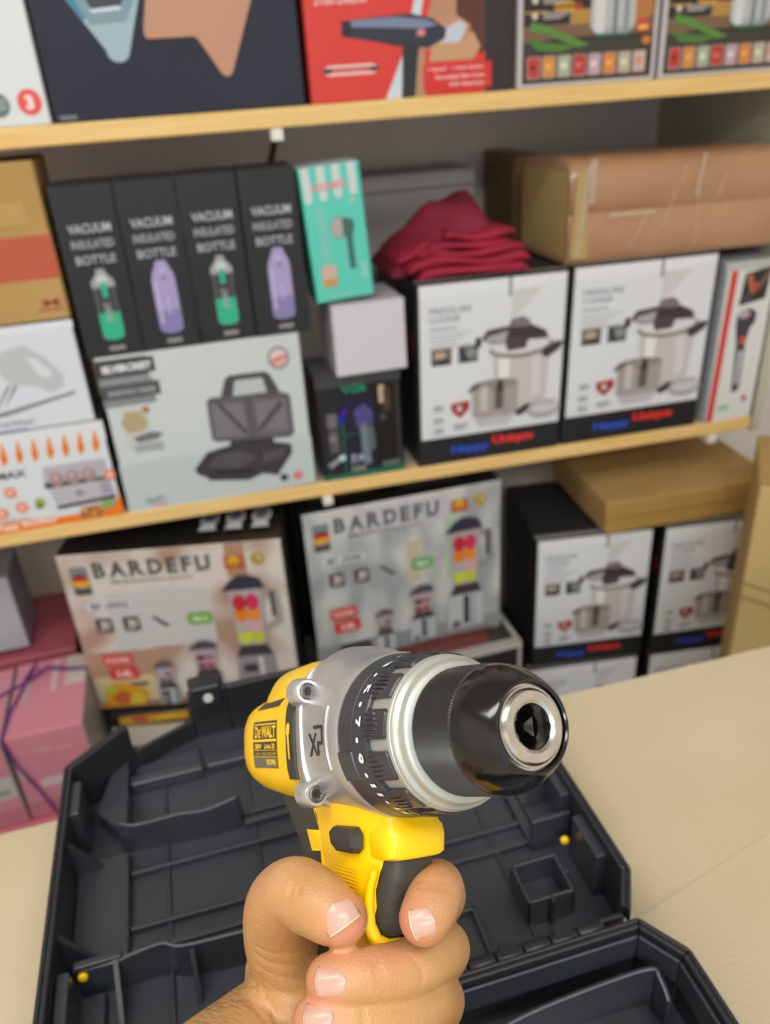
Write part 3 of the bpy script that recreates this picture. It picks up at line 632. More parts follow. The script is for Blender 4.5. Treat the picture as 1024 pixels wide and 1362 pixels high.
    jar(.565, .035, .13, '#4b4454', ['#9c3f58', '#823040', '#a85a70', '#6c2e40'], False)
    jar(.36, .01, .10, '#5b5560', ['#6d5560', '#5a4650', '#70606a'], False)
    if not warm: c.P([(.30, .0), (.95, .0), (.95, .025), (.6, .02)], '#7c3a36')
    c.face = 'top'
    if warm:
        for k in range(3): c.E(.66 + .12 * k, .42, .045, .16, '#a3a6a9'); c.E(.66 + .12 * k, .45, .03, .09, '#5c6063'); c.P([(.62 + .12 * k, .2), (.70 + .12 * k, .2), (.69 + .12 * k, .32), (.63 + .12 * k, .32)], '#b9bcc0')
    else:
        c.R(.06, .14, .36, .38, '#5c5f28').E(.14, .26, .04, .1, '#8a8a2c').E(.24, .28, .05, .1, '#a05a24').E(.32, .3, .04, .1, '#a0302a').R(.5, .1, .8, .16, '#45444a')
    c.face = 'front'
    return c
blender_box(True).build('blender_carton', (-0.282, 1.304, 0.5), -0.215, 'beige-toned blender carton low on the left under the middle shelf', 'box', 'blender cartons')
o = blender_box(False).build('blender_carton', (0.150, 1.290, 0.5), 0.0, 'grey-toned blender carton under the middle shelf, right of the beige one', 'box', 'blender cartons')

# supports under the blender cartons
c = Carton(0.36, 0.19, 0.496, '#1d1a19', '#171515', '#1b1a1a'); c.R(0, .83, .42, .935, '#cfc6b2').P([(.05, .94), (.42, .955), (.42, .995), (.05, .985)], '#c9982c').E(.16, .968, .05, .014, '#b5482a').E(.30, .972, .05, .012, '#d8b13a').R(.44, .80, 1, .93, '#6b5a48')
c.build('dark_carton', (-0.266, 1.285, 0.0), -0.215, 'dark carton with a cream panel beneath the beige blender carton', 'box')
c = Carton(0.30, 0.16, 0.496, '#1a1a1c', '#151516', '#7a4240'); c.R(.975, 0, 1, 1, '#b5b3b0').R(0, .972, 1, 1, '#c1bfbc').R(.30, .80, .55, .86, '#55673a')
c.face = 'top'; c.R(.965, 0, 1, 1, '#b3b1ae').R(0, 0, 1, .10, '#b3b1ae').R(.80, .1, .965, 1, '#3b3c32'); c.face = 'front'
c.build('white_edged_carton', (0.268, 1.225, 0.0), 0.02, 'dark carton with white edges sticking out beneath the grey blender carton', 'box')
c = Carton(0.34, 0.26, 0.496, '#191819', '#151415', '#202020'); c.build('plain_black_carton', (0.135, 1.395, 0.0), 0.0, 'plain black carton at floor level behind the white-edged carton', 'box')

# flat brown carton
c = Carton(0.37, 0.28, 0.038, rich('golden_cardboard', '#a8843e', '#b38e48', 7, rough=.7), M_CARD, M_CARD, bev=.003)
lower = c.mb
t = empty('flat_brown_carton', (0.768, 1.272, 0.6865), -0.06); tag(t, 'flat brown telescoping carton lying on the low pressure cooker cartons', 'box')
o = lower.build('tray', t)
m = Carton(0.378, 0.288, 0.040, rich('golden_cardboard_lid', '#a98543', '#b4904e', 7, rough=.7), M_CARD, M_CARD, bev=.003).mb; o = m.build('lid', t); o.location = (-.004, -.004, .0355)

# big brown carton on the right
t = empty('big_brown_carton', (0.912, 1.03, 0.0), -0.64); tag(t, 'big brown taped carton standing at the right behind the table', 'box')
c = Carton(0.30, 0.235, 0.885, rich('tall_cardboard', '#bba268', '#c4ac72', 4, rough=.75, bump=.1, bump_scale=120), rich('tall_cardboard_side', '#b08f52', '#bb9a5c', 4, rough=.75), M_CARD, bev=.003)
c.P([(.0, .78), (1, .70), (1, .695), (.0, .775)], '#85724a').P([(.0, .745), (1, .665), (1, .66), (.0, .74)], '#85724a').R(.30, .38, 1, .60, '#9c8352').R(.33, .40, .97, .58, '#a48a57')
c.mb.build('carton_body', t)
m = MB(); tp = mat('#c2b28a', .25)
m.add([(.12, -.001, .80), (.17, -.001, .80), (.17, -.001, .886), (.12, -.001, .886), (.17, .235, .8865), (.12, .235, .8865)], [(0, 1, 2, 3), (3, 2, 4, 5)], tp)
m.build('packing_tape', t)

# pink cartons with purple string
M_PINK = '#c9808f'
def pink_box(w, art):
    c = Carton(w, 0.205, 0.192, M_PINK, '#8f8b8a', '#d48a9c', rough=.45)
    c.R(0, 0, 1, .06, '#c46a78'); c.R(0, .06, 1, .2, '#b8707c')
    if art:
        c.T('JUICER', .28, .76, .055, '#d9adb4', .28).R(.58, .77, .80, .79, '#d6a6ae'); c.R(.28, .64, .32, .66, '#d9adb4').R(.28, .55, .31, .57, '#d9adb4').R(.26, .36, .92, .46, '#c9b5b6').R(.70, .20, .95, .33, '#c7bcbb').R(.05, .5, .12, .66, '#b7b2b2')
        c.face = 'top'; c.R(.70, .55, .98, .98, '#c9bdb4').R(.52, .5, .60, .95, '#d8b4bd').R(.16, .4, .22, .9, '#b9a9ae'); c.face = 'front'
    else:
        c.R(.55, .34, .98, .60, '#b7b2b2').R(.7, .40, .9, .43, '#5f5a5c')
    return c
p0 = pink_box(.130, True).build('pink_carton', (-0.413, 1.155, 0.408), 0.0, 'pink carton tied with purple string, in front', 'box', 'pink cartons')
pink_box(.135, False).build('pink_carton', (-0.552, 1.150, 0.408), 0.0, 'pink carton with a grey label cut off by the left edge', 'box', 'pink cartons')
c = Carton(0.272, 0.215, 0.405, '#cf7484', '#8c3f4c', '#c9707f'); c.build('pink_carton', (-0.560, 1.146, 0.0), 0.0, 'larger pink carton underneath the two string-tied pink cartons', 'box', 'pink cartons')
c = Carton(0.272, 0.22, 0.60, '#a8525e', '#6a2c36', '#a8525e'); c.build('shaded_pink_carton', (-0.58, 1.375, 0.0), 0.03, 'rear pink carton with shade painted into its colour, behind the other pink cartons by the wall', 'box')  # a pink box in shade; the shade is mixed into its darker colours
c = Carton(0.2, 0.12, 0.16, '#a9abb3', '#9a9ca6'); o = c.build('white_box', (-0.592, 1.40, 0.611), 0.0, 'pale box on the rear shaded pink carton at the left edge', 'box')
m = MB(); ps = mat('#6a2a7c', .4, name='purple_string')
X0, Y0, ZT = -0.413, 1.155, 0.6
m.tube([(X0 + .035, Y0 + .205, ZT - .0), (X0 + .022, Y0 + .14, ZT + .003), (X0 + .004, Y0 + .06, ZT + .004), (X0 - .001, Y0 - .002, ZT + .002), (X0 + .008, Y0 - .004, ZT - .06), (X0 + .03, Y0 - .004, ZT - .13), (X0 + .045, Y0 - .004, ZT - .192)], .0026, ps, n=8)
m.tube([(X0 + .022, Y0 + .14, ZT + .005), (X0 + .06, Y0 + .165, ZT + .012), (X0 + .10, Y0 + .15, ZT + .009), (X0 + .132, Y0 + .15, ZT + .003)], .003, ps, n=8)
m.tube([(X0 + .022, Y0 + .14, ZT + .005), (X0 - .03, Y0 + .11, ZT + .005), (X0 - .09, Y0 + .06, ZT + .004)], .0026, ps, n=8)
m.tube([(X0 + .02, Y0 + .135, ZT + .008), (X0 + .05, Y0 + .15, ZT + .016), (X0 + .035, Y0 + .175, ZT + .012), (X0 + .02, Y0 + .14, ZT + .008)], .0022, ps, n=8)
tag(m.build('purple_string', smooth=True), 'purple string tied over the pink cartons', 'string')

# ================================================================== TABLE
TZ = 1.045
t = empty('shop_counter', (0.0, 0.08, 0.0)); tag(t, 'shop counter under the cardboard sheet and black tool case', 'table')
M_WOOD = rich('counter_wood', '#8a6b45', '#9c7b52', 4, (1, 10, 10), rough=.5)
m = MB(); m.box(-1.1, .80, -.46, .418, TZ - .034, TZ - .004, M_WOOD); m.build('counter_top', t, bevel=.003)
for sx in (-1.04, .74):
    for sy in (-.40, .36):
        m = MB(); m.box(sx - .03, sx + .03, sy - .03, sy + .03, 0, TZ - .034, M_WOOD); m.build('leg', t)
m = MB(); n = 60; rnd = random.Random(5)
top = []; 
for i in range(n + 1):
    x = -1.12 + 1.94 * i / n
    top.append((x, .504 + .0012 * sin(9 * x) + .0006 * rnd.uniform(-1, 1)))
m.prism([(-1.12, -.40), (.82, -.40)] + top[::-1], TZ - .004, TZ, M_CARDP)
sheet = tag(m.build('cardboard_sheet'), 'flattened pale corrugated cardboard sheet covering the counter', 'cardboard')
# corrugation bump on the sheet
nt = M_CARDP.node_tree; bs = nt.nodes['Principled BSDF']
tc = nt.nodes.new('ShaderNodeTexCoord'); mp = nt.nodes.new('ShaderNodeMapping'); mp.inputs['Rotation'].default_value = (0, 0, radians(0))
wv = nt.nodes.new('ShaderNodeTexWave'); wv.wave_type = 'BANDS'; wv.bands_direction = 'Y'; wv.inputs['Scale'].default_value = 75; wv.inputs['Distortion'].default_value = 1.2; wv.inputs['Detail'].default_value = 2
nz = nt.nodes.new('ShaderNodeTexNoise'); nz.inputs['Scale'].default_value = 6
mu = nt.nodes.new('ShaderNodeMath'); mu.operation = 'MULTIPLY'
bp = nt.nodes.new('ShaderNodeBump'); bp.inputs['Strength'].default_value = .22; bp.inputs['Distance'].default_value = .0005
nt.links.new(tc.outputs['Object'], mp.inputs['Vector']); nt.links.new(mp.outputs[0], wv.inputs['Vector']); nt.links.new(mp.outputs[0], nz.inputs['Vector'])
nt.links.new(wv.outputs['Fac'], mu.inputs[0]); nt.links.new(nz.outputs[0], mu.inputs[1]); nt.links.new(mu.outputs[0], bp.inputs['Height']); nt.links.new(bp.outputs[0], bs.inputs['Normal'])
# fold line pressed in the sheet
m = MB(); m.tube([(.20, .285, .0004), (.45, .345, .0004), (.8, .41, .0004)], .0006, M_CARDP, n=6); 
f = m.build('fold_ridge', sheet); f.location = (0, 0, TZ)

# ================================================================== TOOL CASE
def offset_poly(P, d):
    n = len(P); out = []
    for i in range(n):
        a, b_, c_ = Vector(P[i - 1]), Vector(P[i]), Vector(P[(i + 1) % n])
        e1 = (b_ - a).normalized(); e2 = (c_ - b_).normalized(); n1 = Vector((-e1.y, e1.x)); n2 = Vector((-e2.y, e2.x))
        k = (n1 + n2); k = k / max(0.3, k.dot(n1)); out.append(tuple(b_ + k * d))
    return out
def ring(m, P, d0, d1, z0, z1s, material):
    """wall between offsets d0 (outside) and d1 (inside); z1s = top per segment or one value"""
    A = offset_poly(P, d0); B = offset_poly(P, d1); n = len(P)
    for i in range(n):
        j = (i + 1) % n; z1 = z1s[i] if isinstance(z1s, list) else z1s
        if z1 is None: continue
        V = [(*A[i], z0), (*A[j], z0), (*B[j], z0), (*B[i], z0), (*A[i], z1), (*A[j], z1), (*B[j], z1), (*B[i], z1)]
        m.add(V, [(0, 3, 2, 1), (4, 5, 6, 7), (0, 1, 5, 4), (1, 2, 6, 5), (2, 3, 7, 6), (3, 0, 4, 7)], material)
KC, KI = M_BLKCASE, M_BLKCASE_IN
CX = 0.033
case = empty('tool_case', (CX, 0.26, TZ)); tag(case, 'open black plastic tool case lying on the cardboard sheet', 'case')
def cm():
    m = MB(); m.T = Matrix.Translation((-CX, -0.26, -TZ)); return m
RIM = 1.100; FL = TZ + .007
def mirror(P): return [(2 * CX - x, y) for x, y in P]
lid_out = [(-.131, .268), (.197, .268), (.211, .292), (.2085, .499), (.168, .531), (.116, .555), (.084, .555), (-.018, .555), (-.050, .555), (-.100, .533), (-.1425, .499), (-.145, .292)]
m = cm()
hs = [1.092, RIM, RIM, RIM, 1.072, 1.072, RIM, RIM, 1.072, RIM, RIM, RIM]
ring(m, lid_out, 0, .0035, TZ + .001, hs, KC)
hs2 = [None, RIM, RIM, RIM, None, None, RIM, RIM, None, RIM, RIM, RIM]
ring(m, lid_out, -.003, .0, 1.088, hs2, KC)
m.prism(lid_out, TZ + .001, FL, KI)
lid = m.build('lid', case, bevel=.0012)
def lid_box(m, x0, x1, y0, y1, z0, z1): m.box(x0, x1, y0, y1, z0, z1, KI)
def wall_on(m, pts, th, z0, tops, k=1):
    """upright rib following pts with individual top heights"""
    if len(pts) > 3:
        q = [Vector((p[0], p[1], h)) for p, h in zip(pts, tops)]; d = []
        for i in range(len(q) - 1):
            p0, p1, p2, p3 = q[max(i - 1, 0)], q[i], q[i + 1], q[min(i + 2, len(q) - 1)]
            for s_ in range(6):
                t = s_ / 6; d.append(0.5 * ((2 * p1) + (p2 - p0) * t + (2 * p0 - 5 * p1 + 4 * p2 - p3) * t * t + (3 * p1 - p0 - 3 * p2 + p3) * t ** 3))
        d.append(q[-1]); pts = [(p.x, p.y) for p in d]; tops = [p.z for p in d]
    secs = []; n = len(pts)
    for i in range(n):
        a, b_ = Vector(pts[max(i - 1, 0)]), Vector(pts[min(i + 1, n - 1)]); e = (b_ - a).normalized(); q = Vector((-e.y, e.x)) * th / 2; p = Vector(pts[i])
        secs.append([(*(p - q), z0), (*(p + q), z0), (*(p + q), tops[i] - .0006), (*(p + q * .5), tops[i]), (*(p - q * .5), tops[i]), (*(p - q), tops[i] - .0006)])
    m.loft(secs, KI)
# ribs across the lid floor
m = cm()
for y in (.424, .379): lid_box(m, -.104, .181, y - .0016, y + .0016, FL, FL + .005)
for x in (-.078, -.013, .152): lid_box(m, x - .0012, x + .0012, .275, .535, FL, FL + .003)
lid_box(m, -.104, .18, .3605, .366, FL, FL + .004); lid_box(m, -.02, .181, .441, .447, FL, FL + .006); lid_box(m, -.02, .181, .452, .457, FL, FL + .004)
lid_box(m, .092, .121, .322, .325, FL, FL + .006); lid_box(m, .118, .121, .285, .325, FL, FL + .006)
m.build('rib_grid', lid, bevel=.0008)
# raised side platforms
m = cm(); lid_box(m, -.1405, -.104, .357, .441, FL, FL + .009); lid_box(m, -.1405, -.118, .275, .34, FL, FL + .006); lid_box(m, -.102, -.118, .285, .293, FL, FL + .012); m.build('left_platform', lid, bevel=.002)
m = cm(); m.prism([(.183, .357), (.206, .357), (.205, .44), (.183, .45)], FL, FL + .012, KI); m.prism([(.176, .357), (.184, .357), (.184, .46), (.176, .47)], FL, FL + .008, KI); m.build('right_platform', lid, bevel=.002)
m = cm(); m.prism([(-.128, .478), (-.104, .448), (-.104, .53), (-.118, .515)], FL, FL + .016, KI); lid_box(m, -.104, -.046, .503, .513, FL, FL + .011); lid_box(m, -.044, .09, .507, .52, FL, FL + .008); m.prism([(-.104, .503), (-.046, .503), (-.048, .538), (-.1, .53)], FL, FL + .004, KI); m.build('back_ledge', lid, bevel=.002)
# curved holders
m = cm(); wall_on(m, [(-.108, .449), (-.095, .447), (-.066, .4445), (-.045, .443), (-.0225, .444)], .0024, FL, [FL + .031, FL + .027, FL + .030, FL + .029, FL + .033])
wall_on(m, [(-.108, .449), (-.109, .46)], .003, FL, [FL + .031, FL + .02]); wall_on(m, [(-.0225, .444), (-.0215, .456)], .003, FL, [FL + .033, FL + .02]); m.build('holder_wall', lid, smooth=True, angle=45)
m = cm(); wall_on(m, [(-.133, .344), (-.11, .343), (-.098, .3435), (-.079, .343), (-.066, .338), (-.02, .3345), (.05, .333), (.09, .333)], .0026, FL, [FL + .027, FL + .027, FL + .029, FL + .032, FL + .031, FL + .033, FL + .03, FL + .02])
for (x, y, dy) in ((-.108, .343, -.036), (-.062, .338, -.022)):
    m.add([(x - .0015, y, FL), (x + .0015, y, FL), (x + .0015, y, FL + .029), (x - .0015, y, FL + .029), (x - .0015, y + dy, FL), (x + .0015, y + dy, FL)], [(0, 3, 2, 1), (0, 1, 5, 4), (3, 4, 5, 2), (0, 4, 3), (1, 2, 5)], KI)
m.build('holder_wall', lid, smooth=True, angle=45)
# square pocket
m = cm()
for (a, b_, c_, d_) in ((.150, .183, .331, .3335), (.150, .183, .303, .3055), (.150, .1525, .303, .3335), (.1805, .183, .303, .3335)): lid_box(m, a, b_, c_, d_, FL, FL + .024)
lid_box(m, .152, .181, .305, .332, FL, FL + .004)
for (x, y) in ((.166, .334), (.166, .3015), (.184, .318)): lid_box(m, x - .001, x + .001, y - .002, y + .002, FL, FL + .025)
m.build('square_pocket', lid, bevel=.0012)
# inner wall pads and posts along the sides
for (x, y0, y1, zz) in ((-.1405, .455, .487, .043), (-.1405, .300, .338, .036), (.2005, .31, .345, .040), (.2005, .362, .42, .042)):
    m = cm(); lid_box(m, x, x + .0075, y0, y1, FL, FL + zz); m.build('side_pad', lid, bevel=.001)
for (x, y) in ((-.1385, .432), (-.1385, .360), (.2, .385)):
    m = cm(); m.add([(x - .002, y - .002, FL), (x + .022 * (1 if x < 0 else -1), y - .002, FL), (x - .002, y - .002, FL + .04), (x - .002, y + .002, FL), (x + .022 * (1 if x < 0 else -1), y + .002, FL), (x - .002, y + .002, FL + .04)], [(0, 1, 2), (3, 5, 4), (0, 3, 4, 1), (1, 4, 5, 2), (2, 5, 3, 0)], KI); m.build('gusset', lid)
for q in ((-.133, -.104, .3425, .3475), (.176, .206, .3555, .3595)):
    m = cm(); lid_box(m, *q, FL, FL + .030); m.build('pin_wall', lid, bevel=.001)
for sx in (-.1285, .1945):
    m = cm(); m.lathe([(.343, 0), (.343, .0030), (.3415, .0031), (.3402, .0026), (.3395, .0010), (.3395, 0)], mat('#f2c500', .35, name='yellow_pin'), 20, 'y', (sx, 0, FL + .0215))
    tag(m.build('hinge_pin', lid, smooth=True), 'yellow pin')
# latches on the far edge of the lid
for sx in (-.034, .100):
    g = cm()
    g.box(sx - .0145, sx + .0145, .5585, .5655, 1.046, 1.108, KC); g.box(sx - .0125, sx + .0125, .547, .562, 1.086, 1.108, KC); g.box(sx - .015, sx + .015, .562, .568, 1.06, 1.075, KC)
    la = g.build('latch', lid, bevel=.0025, seg=3)
    g = cm(); g.lathe([(.5455, 0), (.5455, .0038), (.5475, .0042), (.5475, 0)], mat('#c9c9c6', .3), 20, 'y', (sx + .001, 0, 1.0965)); g.build('rivet', la, smooth=True)
m = cm(); 
m.tube([(-.012, .557, 1.085), (-.004, .566, 1.085), (.06, .566, 1.085), (.074, .566, 1.085), (.08, .557, 1.085)], .0055, KC, n=10); m.build('lid_handle_rail', lid, smooth=True)

# base half of the case
base_out = [(-.134, .03), (-.149, -.02), (-.151, .233), (-.136, .258), (.199, .258), (.2145, .233), (.2175, -.02), (.199, -.045), (-.13, -.045)]
base_out = [(-.13, -.045), (.197, -.045), (.2175, -.02), (.2155, .233), (.199, .2575), (-.133, .2575), (-.1495, .233), (-.1515, -.02)]
m = cm(); ring(m, base_out, 0, .0035, TZ + .001, RIM, KC); ring(m, base_out, -.003, 0, 1.088, RIM, KC); ring(m, base_out, .0035, .006, 1.075, 1.095, KI); m.prism(base_out, TZ + .001, FL, KI)
basep = m.build('base', case, bevel=.0012)
m = cm()
wall_on(m, [(-.12, .232), (.0, .236), (.05, .231), (.09, .235), (.13, .238), (.192, .238), (.199, .232), (.2, .222)], .0028, FL, [1.078, 1.082, 1.074, 1.078, 1.083, 1.087, 1.086, 1.078])
m.build('divider_wall', basep, smooth=True, angle=45)
m = cm()
for (x0, x1, y0, y1, zt) in ((.158, .199, .206, .209, 1.078), (.168, .171, .15, .207, 1.072), (.12, .158, .203, .206, 1.068), (.12, .123, .12, .206, 1.068), (.150, .1525, .16, .205, 1.075), (.10, .2, .12, .123, 1.07), (-.12, .09, .15, .153, 1.08), (.088, .091, .05, .23, 1.072), (-.05, -.047, .0, .15, 1.075), (.0, .2, .05, .053, 1.07)):
    lid_box(m, x0, x1, y0, y1, FL, zt)
m.build('tray_dividers', basep, bevel=.0008)
m = cm(); m.box(.127, .149, .1, .2, FL, FL + .012, KI); m.box(.173, .196, .15, .2, FL, FL + .010, KI); m.box(-.1, .08, .16, .225, FL, FL + .014, KI); m.build('raised_bed', basep, bevel=.003)
# full hinge line
for k in range(17):
    x0 = -.112 + k * .0172
    m = cm(); r = .0042
    m.lathe([(x0, 0), (x0, r * .9), (x0 + .0006, r), (x0 + .0154, r), (x0 + .016, r * .9), (x0 + .016, 0)], KC, 20, 'x', (0, .2635, RIM - .0055))
    y0, y1 = (.2635, .2685) if k % 2 else (.2575, .2635)
    m.box(x0, x0 + .016, y0, y1, RIM - .012, RIM - .0035, KC)
    if k % 2: m.box(x0 + .003, x0 + .013, .262, .27, RIM - .004, RIM - .0012, KC)
    m.build('hinge_knuckle', case, smooth=True, angle=40)

# ================================================================== DRILL
def cam_to_world(v): return CR * v[0] + CU * v[1] + CB * v[2]
def drill_frame(nose, d, theta, tilt, roll):
    P0 = Vector(((nose[0] - 512) / FPX * d, -(nose[1] - 681) / FPX * d, -d))
    v = (-P0).normalized(); u = Vector((1, 0, 0)) - v.x * v; u.normalize(); w = v.cross(u)
    t = radians(tilt); dr = cos(t) * u + sin(t) * w; th = radians(theta); a = cos(th) * v + sin(th) * dr
    up = Vector((0, 1, 0)) - a.y * a; up.normalize(); sd = up.cross(a); r = radians(roll)
    U = cos(r) * up + sin(r) * sd; L = U.cross(a)
    P, a, L, U = CAM + cam_to_world(P0), cam_to_world(a), cam_to_world(L), cam_to_world(U)
    return Matrix(((a.x, L.x, U.x, P.x), (a.y, L.y, U.y, P.y), (a.z, L.z, U.z, P.z), (0, 0, 0, 1)))
# drill space: x forward along the chuck (nose at 0), y to the tool's left, z up, in metres
DM = drill_frame((711, 966), 0.25, 40, 3, 4)
drill = empty('cordless_drill', matrix=DM); tag(drill, 'yellow, silver and black cordless drill held up, chuck pointing to the front right', 'drill')
S = 0.001
class DMB(MB):
    def __init__(s): super().__init__(); s.T = Matrix.Scale(S, 4)
def sup(x, cy, cz, hy, hz, n=2.6, cnt=56, axis='x', n2=None):
    r = []
    for k in range(cnt):
        a = 2 * pi * k / cnt; ca, sa = cos(a), sin(a)
        p = cy + hy * math.copysign(abs(ca) ** (2 / n), ca); q = cz + hz * math.copysign(abs(sa) ** (2 / (n2 or n)), sa)
        r.append((x, p, q) if axis == 'x' else (p, q, x))
    return r
# --- chuck
m = DMB()
m.lathe([(-3.5, 13.4), (-2.6, 13.4), (-2.6, 12.6), (-1.4, 12.5), (-1.3, 11.9), (-.8, 11.6), (.0, 10.9), (.1, 9.4), (.0, 8.2), (-.7, 7.2), (-1.6, 7.0), (-26, 6.6), (-26, 0)], M_STEEL, 96)
chuck = m.build('chuck_nose', drill, smooth=True, angle=28); tag(chuck, 'shiny steel chuck nose')
for k in range(3):
    m = DMB(); a = 2 * pi * k / 3 + .5
    m.T = Matrix.Scale(S, 4) @ Matrix.Rotation(a, 4, 'X')
    m.add([(-9, .3, 1.0), (-7.5, -3.1, 5.6), (-7.5, 3.1, 5.6), (-26, .3, .6), (-26, -3.4, 6.4), (-26, 3.4, 6.4), (-8, -.9, 2.2), (-8, .9, 2.2), (-26, -.9, 2.0), (-26, .9, 2.0)],
          [(6, 7, 2, 1), (8, 4, 5, 9), (6, 1, 4, 8), (7, 9, 5, 2), (6, 8, 9, 7), (1, 2, 5, 4)], M_DSTEEL)
    m.build('jaw', chuck)
m = DMB()
prof = [(-3.4, 13.2), (-1.9, 13.2), (-1.0, 13.5), (-.6, 14.0), (-.6, 14.5), (-1.1, 15.0), (-3.0, 16.2), (-5.5, 17.7), (-8.5, 19.3), (-11.0, 20.3), (-13.2, 20.9), (-15.6, 21.1), (-16.0, 20.6)]
m.lathe(prof, M_BLKGLOSS, 128); m.build('chuck_sleeve', drill, smooth=True, angle=30)
# fine diamond knurl as real relief
m = DMB(); NR, NA = 38, 250; V = []; F = []
for i in range(NR + 1):
    x = -15.8 - 22.2 * i / NR; r = 21.0 + .75 * i / NR
    for k in range(NA):
        b_ = .34 if 1 < i < NR - 1 and (k + i) % 2 == 0 else -.10
        V.append((x, (r + b_) * cos(2 * pi * k / NA), (r + b_) * sin(2 * pi * k / NA)))
for i in range(NR):
    for k in range(NA): F.append((i * NA + k, i * NA + (k + 1) % NA, (i + 1) * NA + (k + 1) % NA, (i + 1) * NA + k))
m.add(V, F, rich('knurled_black', '#4a4a4a', '#525252', 30, rough=.36, metal=.7, spec=.6)); m.lathe([(-38, 21.6), (-38, 15)], M_BLKGLOSS, 64); m.build('knurled_grip', drill)
# --- silver selector ring with tabs reaching into the collar
m = DMB()
m.lathe([(-37.6, 18), (-37.6, 23.4), (-38.1, 24.3), (-38.9, 24.7), (-40.9, 24.9), (-41.4, 25.2), (-41.9, 26.2), (-42.5, 26.7), (-43.4, 26.9), (-43.6, 26.7), (-43.8, 26.7), (-44.0, 27.0), (-45.2, 27.3), (-45.6, 26.8), (-46.6, 26.8), (-58.5, 27.4), (-58.5, 25)], M_SILR, 144)
m.build('selector_ring', drill, smooth=True, angle=35)
# --- torque collar: rear band plus twelve forward fingers, the silver ring shows in the slots between them
m = DMB()
m.lathe([(-57.2, 26), (-57.2, 28.6), (-57.8, 29.2), (-65.7, 30.1), (-65.8, 29.9), (-66.1, 29.9), (-66.2, 30.2), (-74.6, 30.9), (-75.3, 30.4), (-75.3, 24)], M_COLLAR, 144)
collar = m.build('torque_collar', drill, smooth=True, angle=25)
SL = 186.3; HALF = radians(10.7)
for j in range(12):
    mid = radians(SL + 15 + 30 * j); m = DMB(); secs = []
    for k in range(15):
        t2 = -1 + k / 7; g = mid + HALF * t2
        fl = 1.6 if abs(t2) > .99 else (.5 if abs(t2) > .85 else 0)
        back = -57.6
        secs.append([(-45.9 - fl * .4, 27.2 * cos(g), 27.2 * sin(g)), (-46.2 - fl * .5, (28.1 - fl * .15) * cos(g), (28.1 - fl * .15) * sin(g)), (-57.5, (29.0 - fl * .1) * cos(g), (29.0 - fl * .1) * sin(g)), (-58.5, 26.5 * cos(g), 26.5 * sin(g))])
    m.loft(secs, M_COLLAR); m.build('collar_finger', collar, smooth=True, angle=35)
    # rounded fillet where the slot ends
m = DMB()
for j in range(12):
    mid = radians(SL + 30 * j)
    for sg in (-1, 1):
        P = [(-58.5, sg * 1.0), (-55.2, sg * 1.0)] + [(-55.2 - 2.2 * sin(q), sg * (1.0 - .42 * (1 - cos(q)))) for q in (.5, 1.0, 1.57)]
        A = [(x, 28.9 * cos(mid + u * radians(4.5)), 28.9 * sin(mid + u * radians(4.5))) for x, u in P]; B = [(x, 26.5 * cos(mid + u * radians(4.5)), 26.5 * sin(mid + u * radians(4.5))) for x, u in P]
        n5 = len(P); m.add(A + B, [tuple(range(n5))] + [(i, (i + 1) % n5, n5 + (i + 1) % n5, n5 + i) for i in range(n5)], M_COLLAR)
m.build('slot_fillets', collar)
m = DMB()
for j in range(12):
    mid = radians(SL + 15 + 30 * j)
    for k in range(-2, 3):
        g = mid + k * .062; w = .020; xa, xb, h = -49.5 - 1.0 * abs(k), -58.6, 29.2
        m.add([(xa, 28.2 * cos(g - w), 28.2 * sin(g - w)), (xa, 28.2 * cos(g + w), 28.2 * sin(g + w)), (xb, 28.8 * cos(g + w), 28.8 * sin(g + w)), (xb, 28.8 * cos(g - w), 28.8 * sin(g - w)),
               (xa - 1.2, h * cos(g - w * .5), h * sin(g - w * .5)), (xa - 1.2, h * cos(g + w * .5), h * sin(g + w * .5)), (xb + .4, (h + .5) * cos(g + w * .5), (h + .5) * sin(g + w * .5)), (xb + .4, (h + .5) * cos(g - w * .5), (h + .5) * sin(g - w * .5))],
              [(4, 5, 6, 7), (0, 1, 5, 4), (1, 2, 6, 5), (2, 3, 7, 6), (3, 0, 4, 7)], M_COLLAR)
m.build('grip_ribs', collar)
def on_cyl(m, txt, x, ang, h, w, r, material, rot=True, bold=.035):
    """lettering wrapped on the collar; reading direction runs round the collar"""
    V, F, asp = text_mesh(txt, bold); P = []
    for (u, v) in V:
        # top of the letter points to the nose; reads downward on the visible side
        xx = x + (v - .5) * h; aa = ang + (u - .5) * w / r
        P.append((xx, r * cos(aa), r * sin(aa)))
    m.add(P, F, material)
# angles on the visible (-y) side: pi is straight out, larger = lower
m = DMB(); base_a = radians(169.5)
for k, tx in enumerate(['1', '', '3', '', '5', '', '7', '', '9', '', '11', '', '13', '']):
    a = base_a + (k - 6) * radians(12.2)
    if tx: on_cyl(m, tx, -62.3, a, 4.9, 3.7 if len(tx) == 1 else 5.6, 29.85, M_WHITEINK)
    else:
        m.add([(-62.3 + 1.0 * cu, 29.85 * cos(a + 1.0 * sv / 30), 29.85 * sin(a + 1.0 * sv / 30)) for cu, sv in disc(16)], [tuple(range(16))], M_WHITEINK)
m.build('torque_numbers', collar)
m = DMB()   # pointer step at the rear of the collar
m.loft([[(-66.4, 30.0 * cos(a), 30.0 * sin(a)), (-75.9, 30.6 * cos(a), 30.6 * sin(a)), (-75.9, 31.5 * cos(a), 31.5 * sin(a)), (-66.8, 30.8 * cos(a), 30.8 * sin(a))] for a in [pi + radians(q) for q in (9, 14, 19, 24, 29)]], M_COLLAR)
m.build('pointer_block', collar, smooth=True, angle=40)

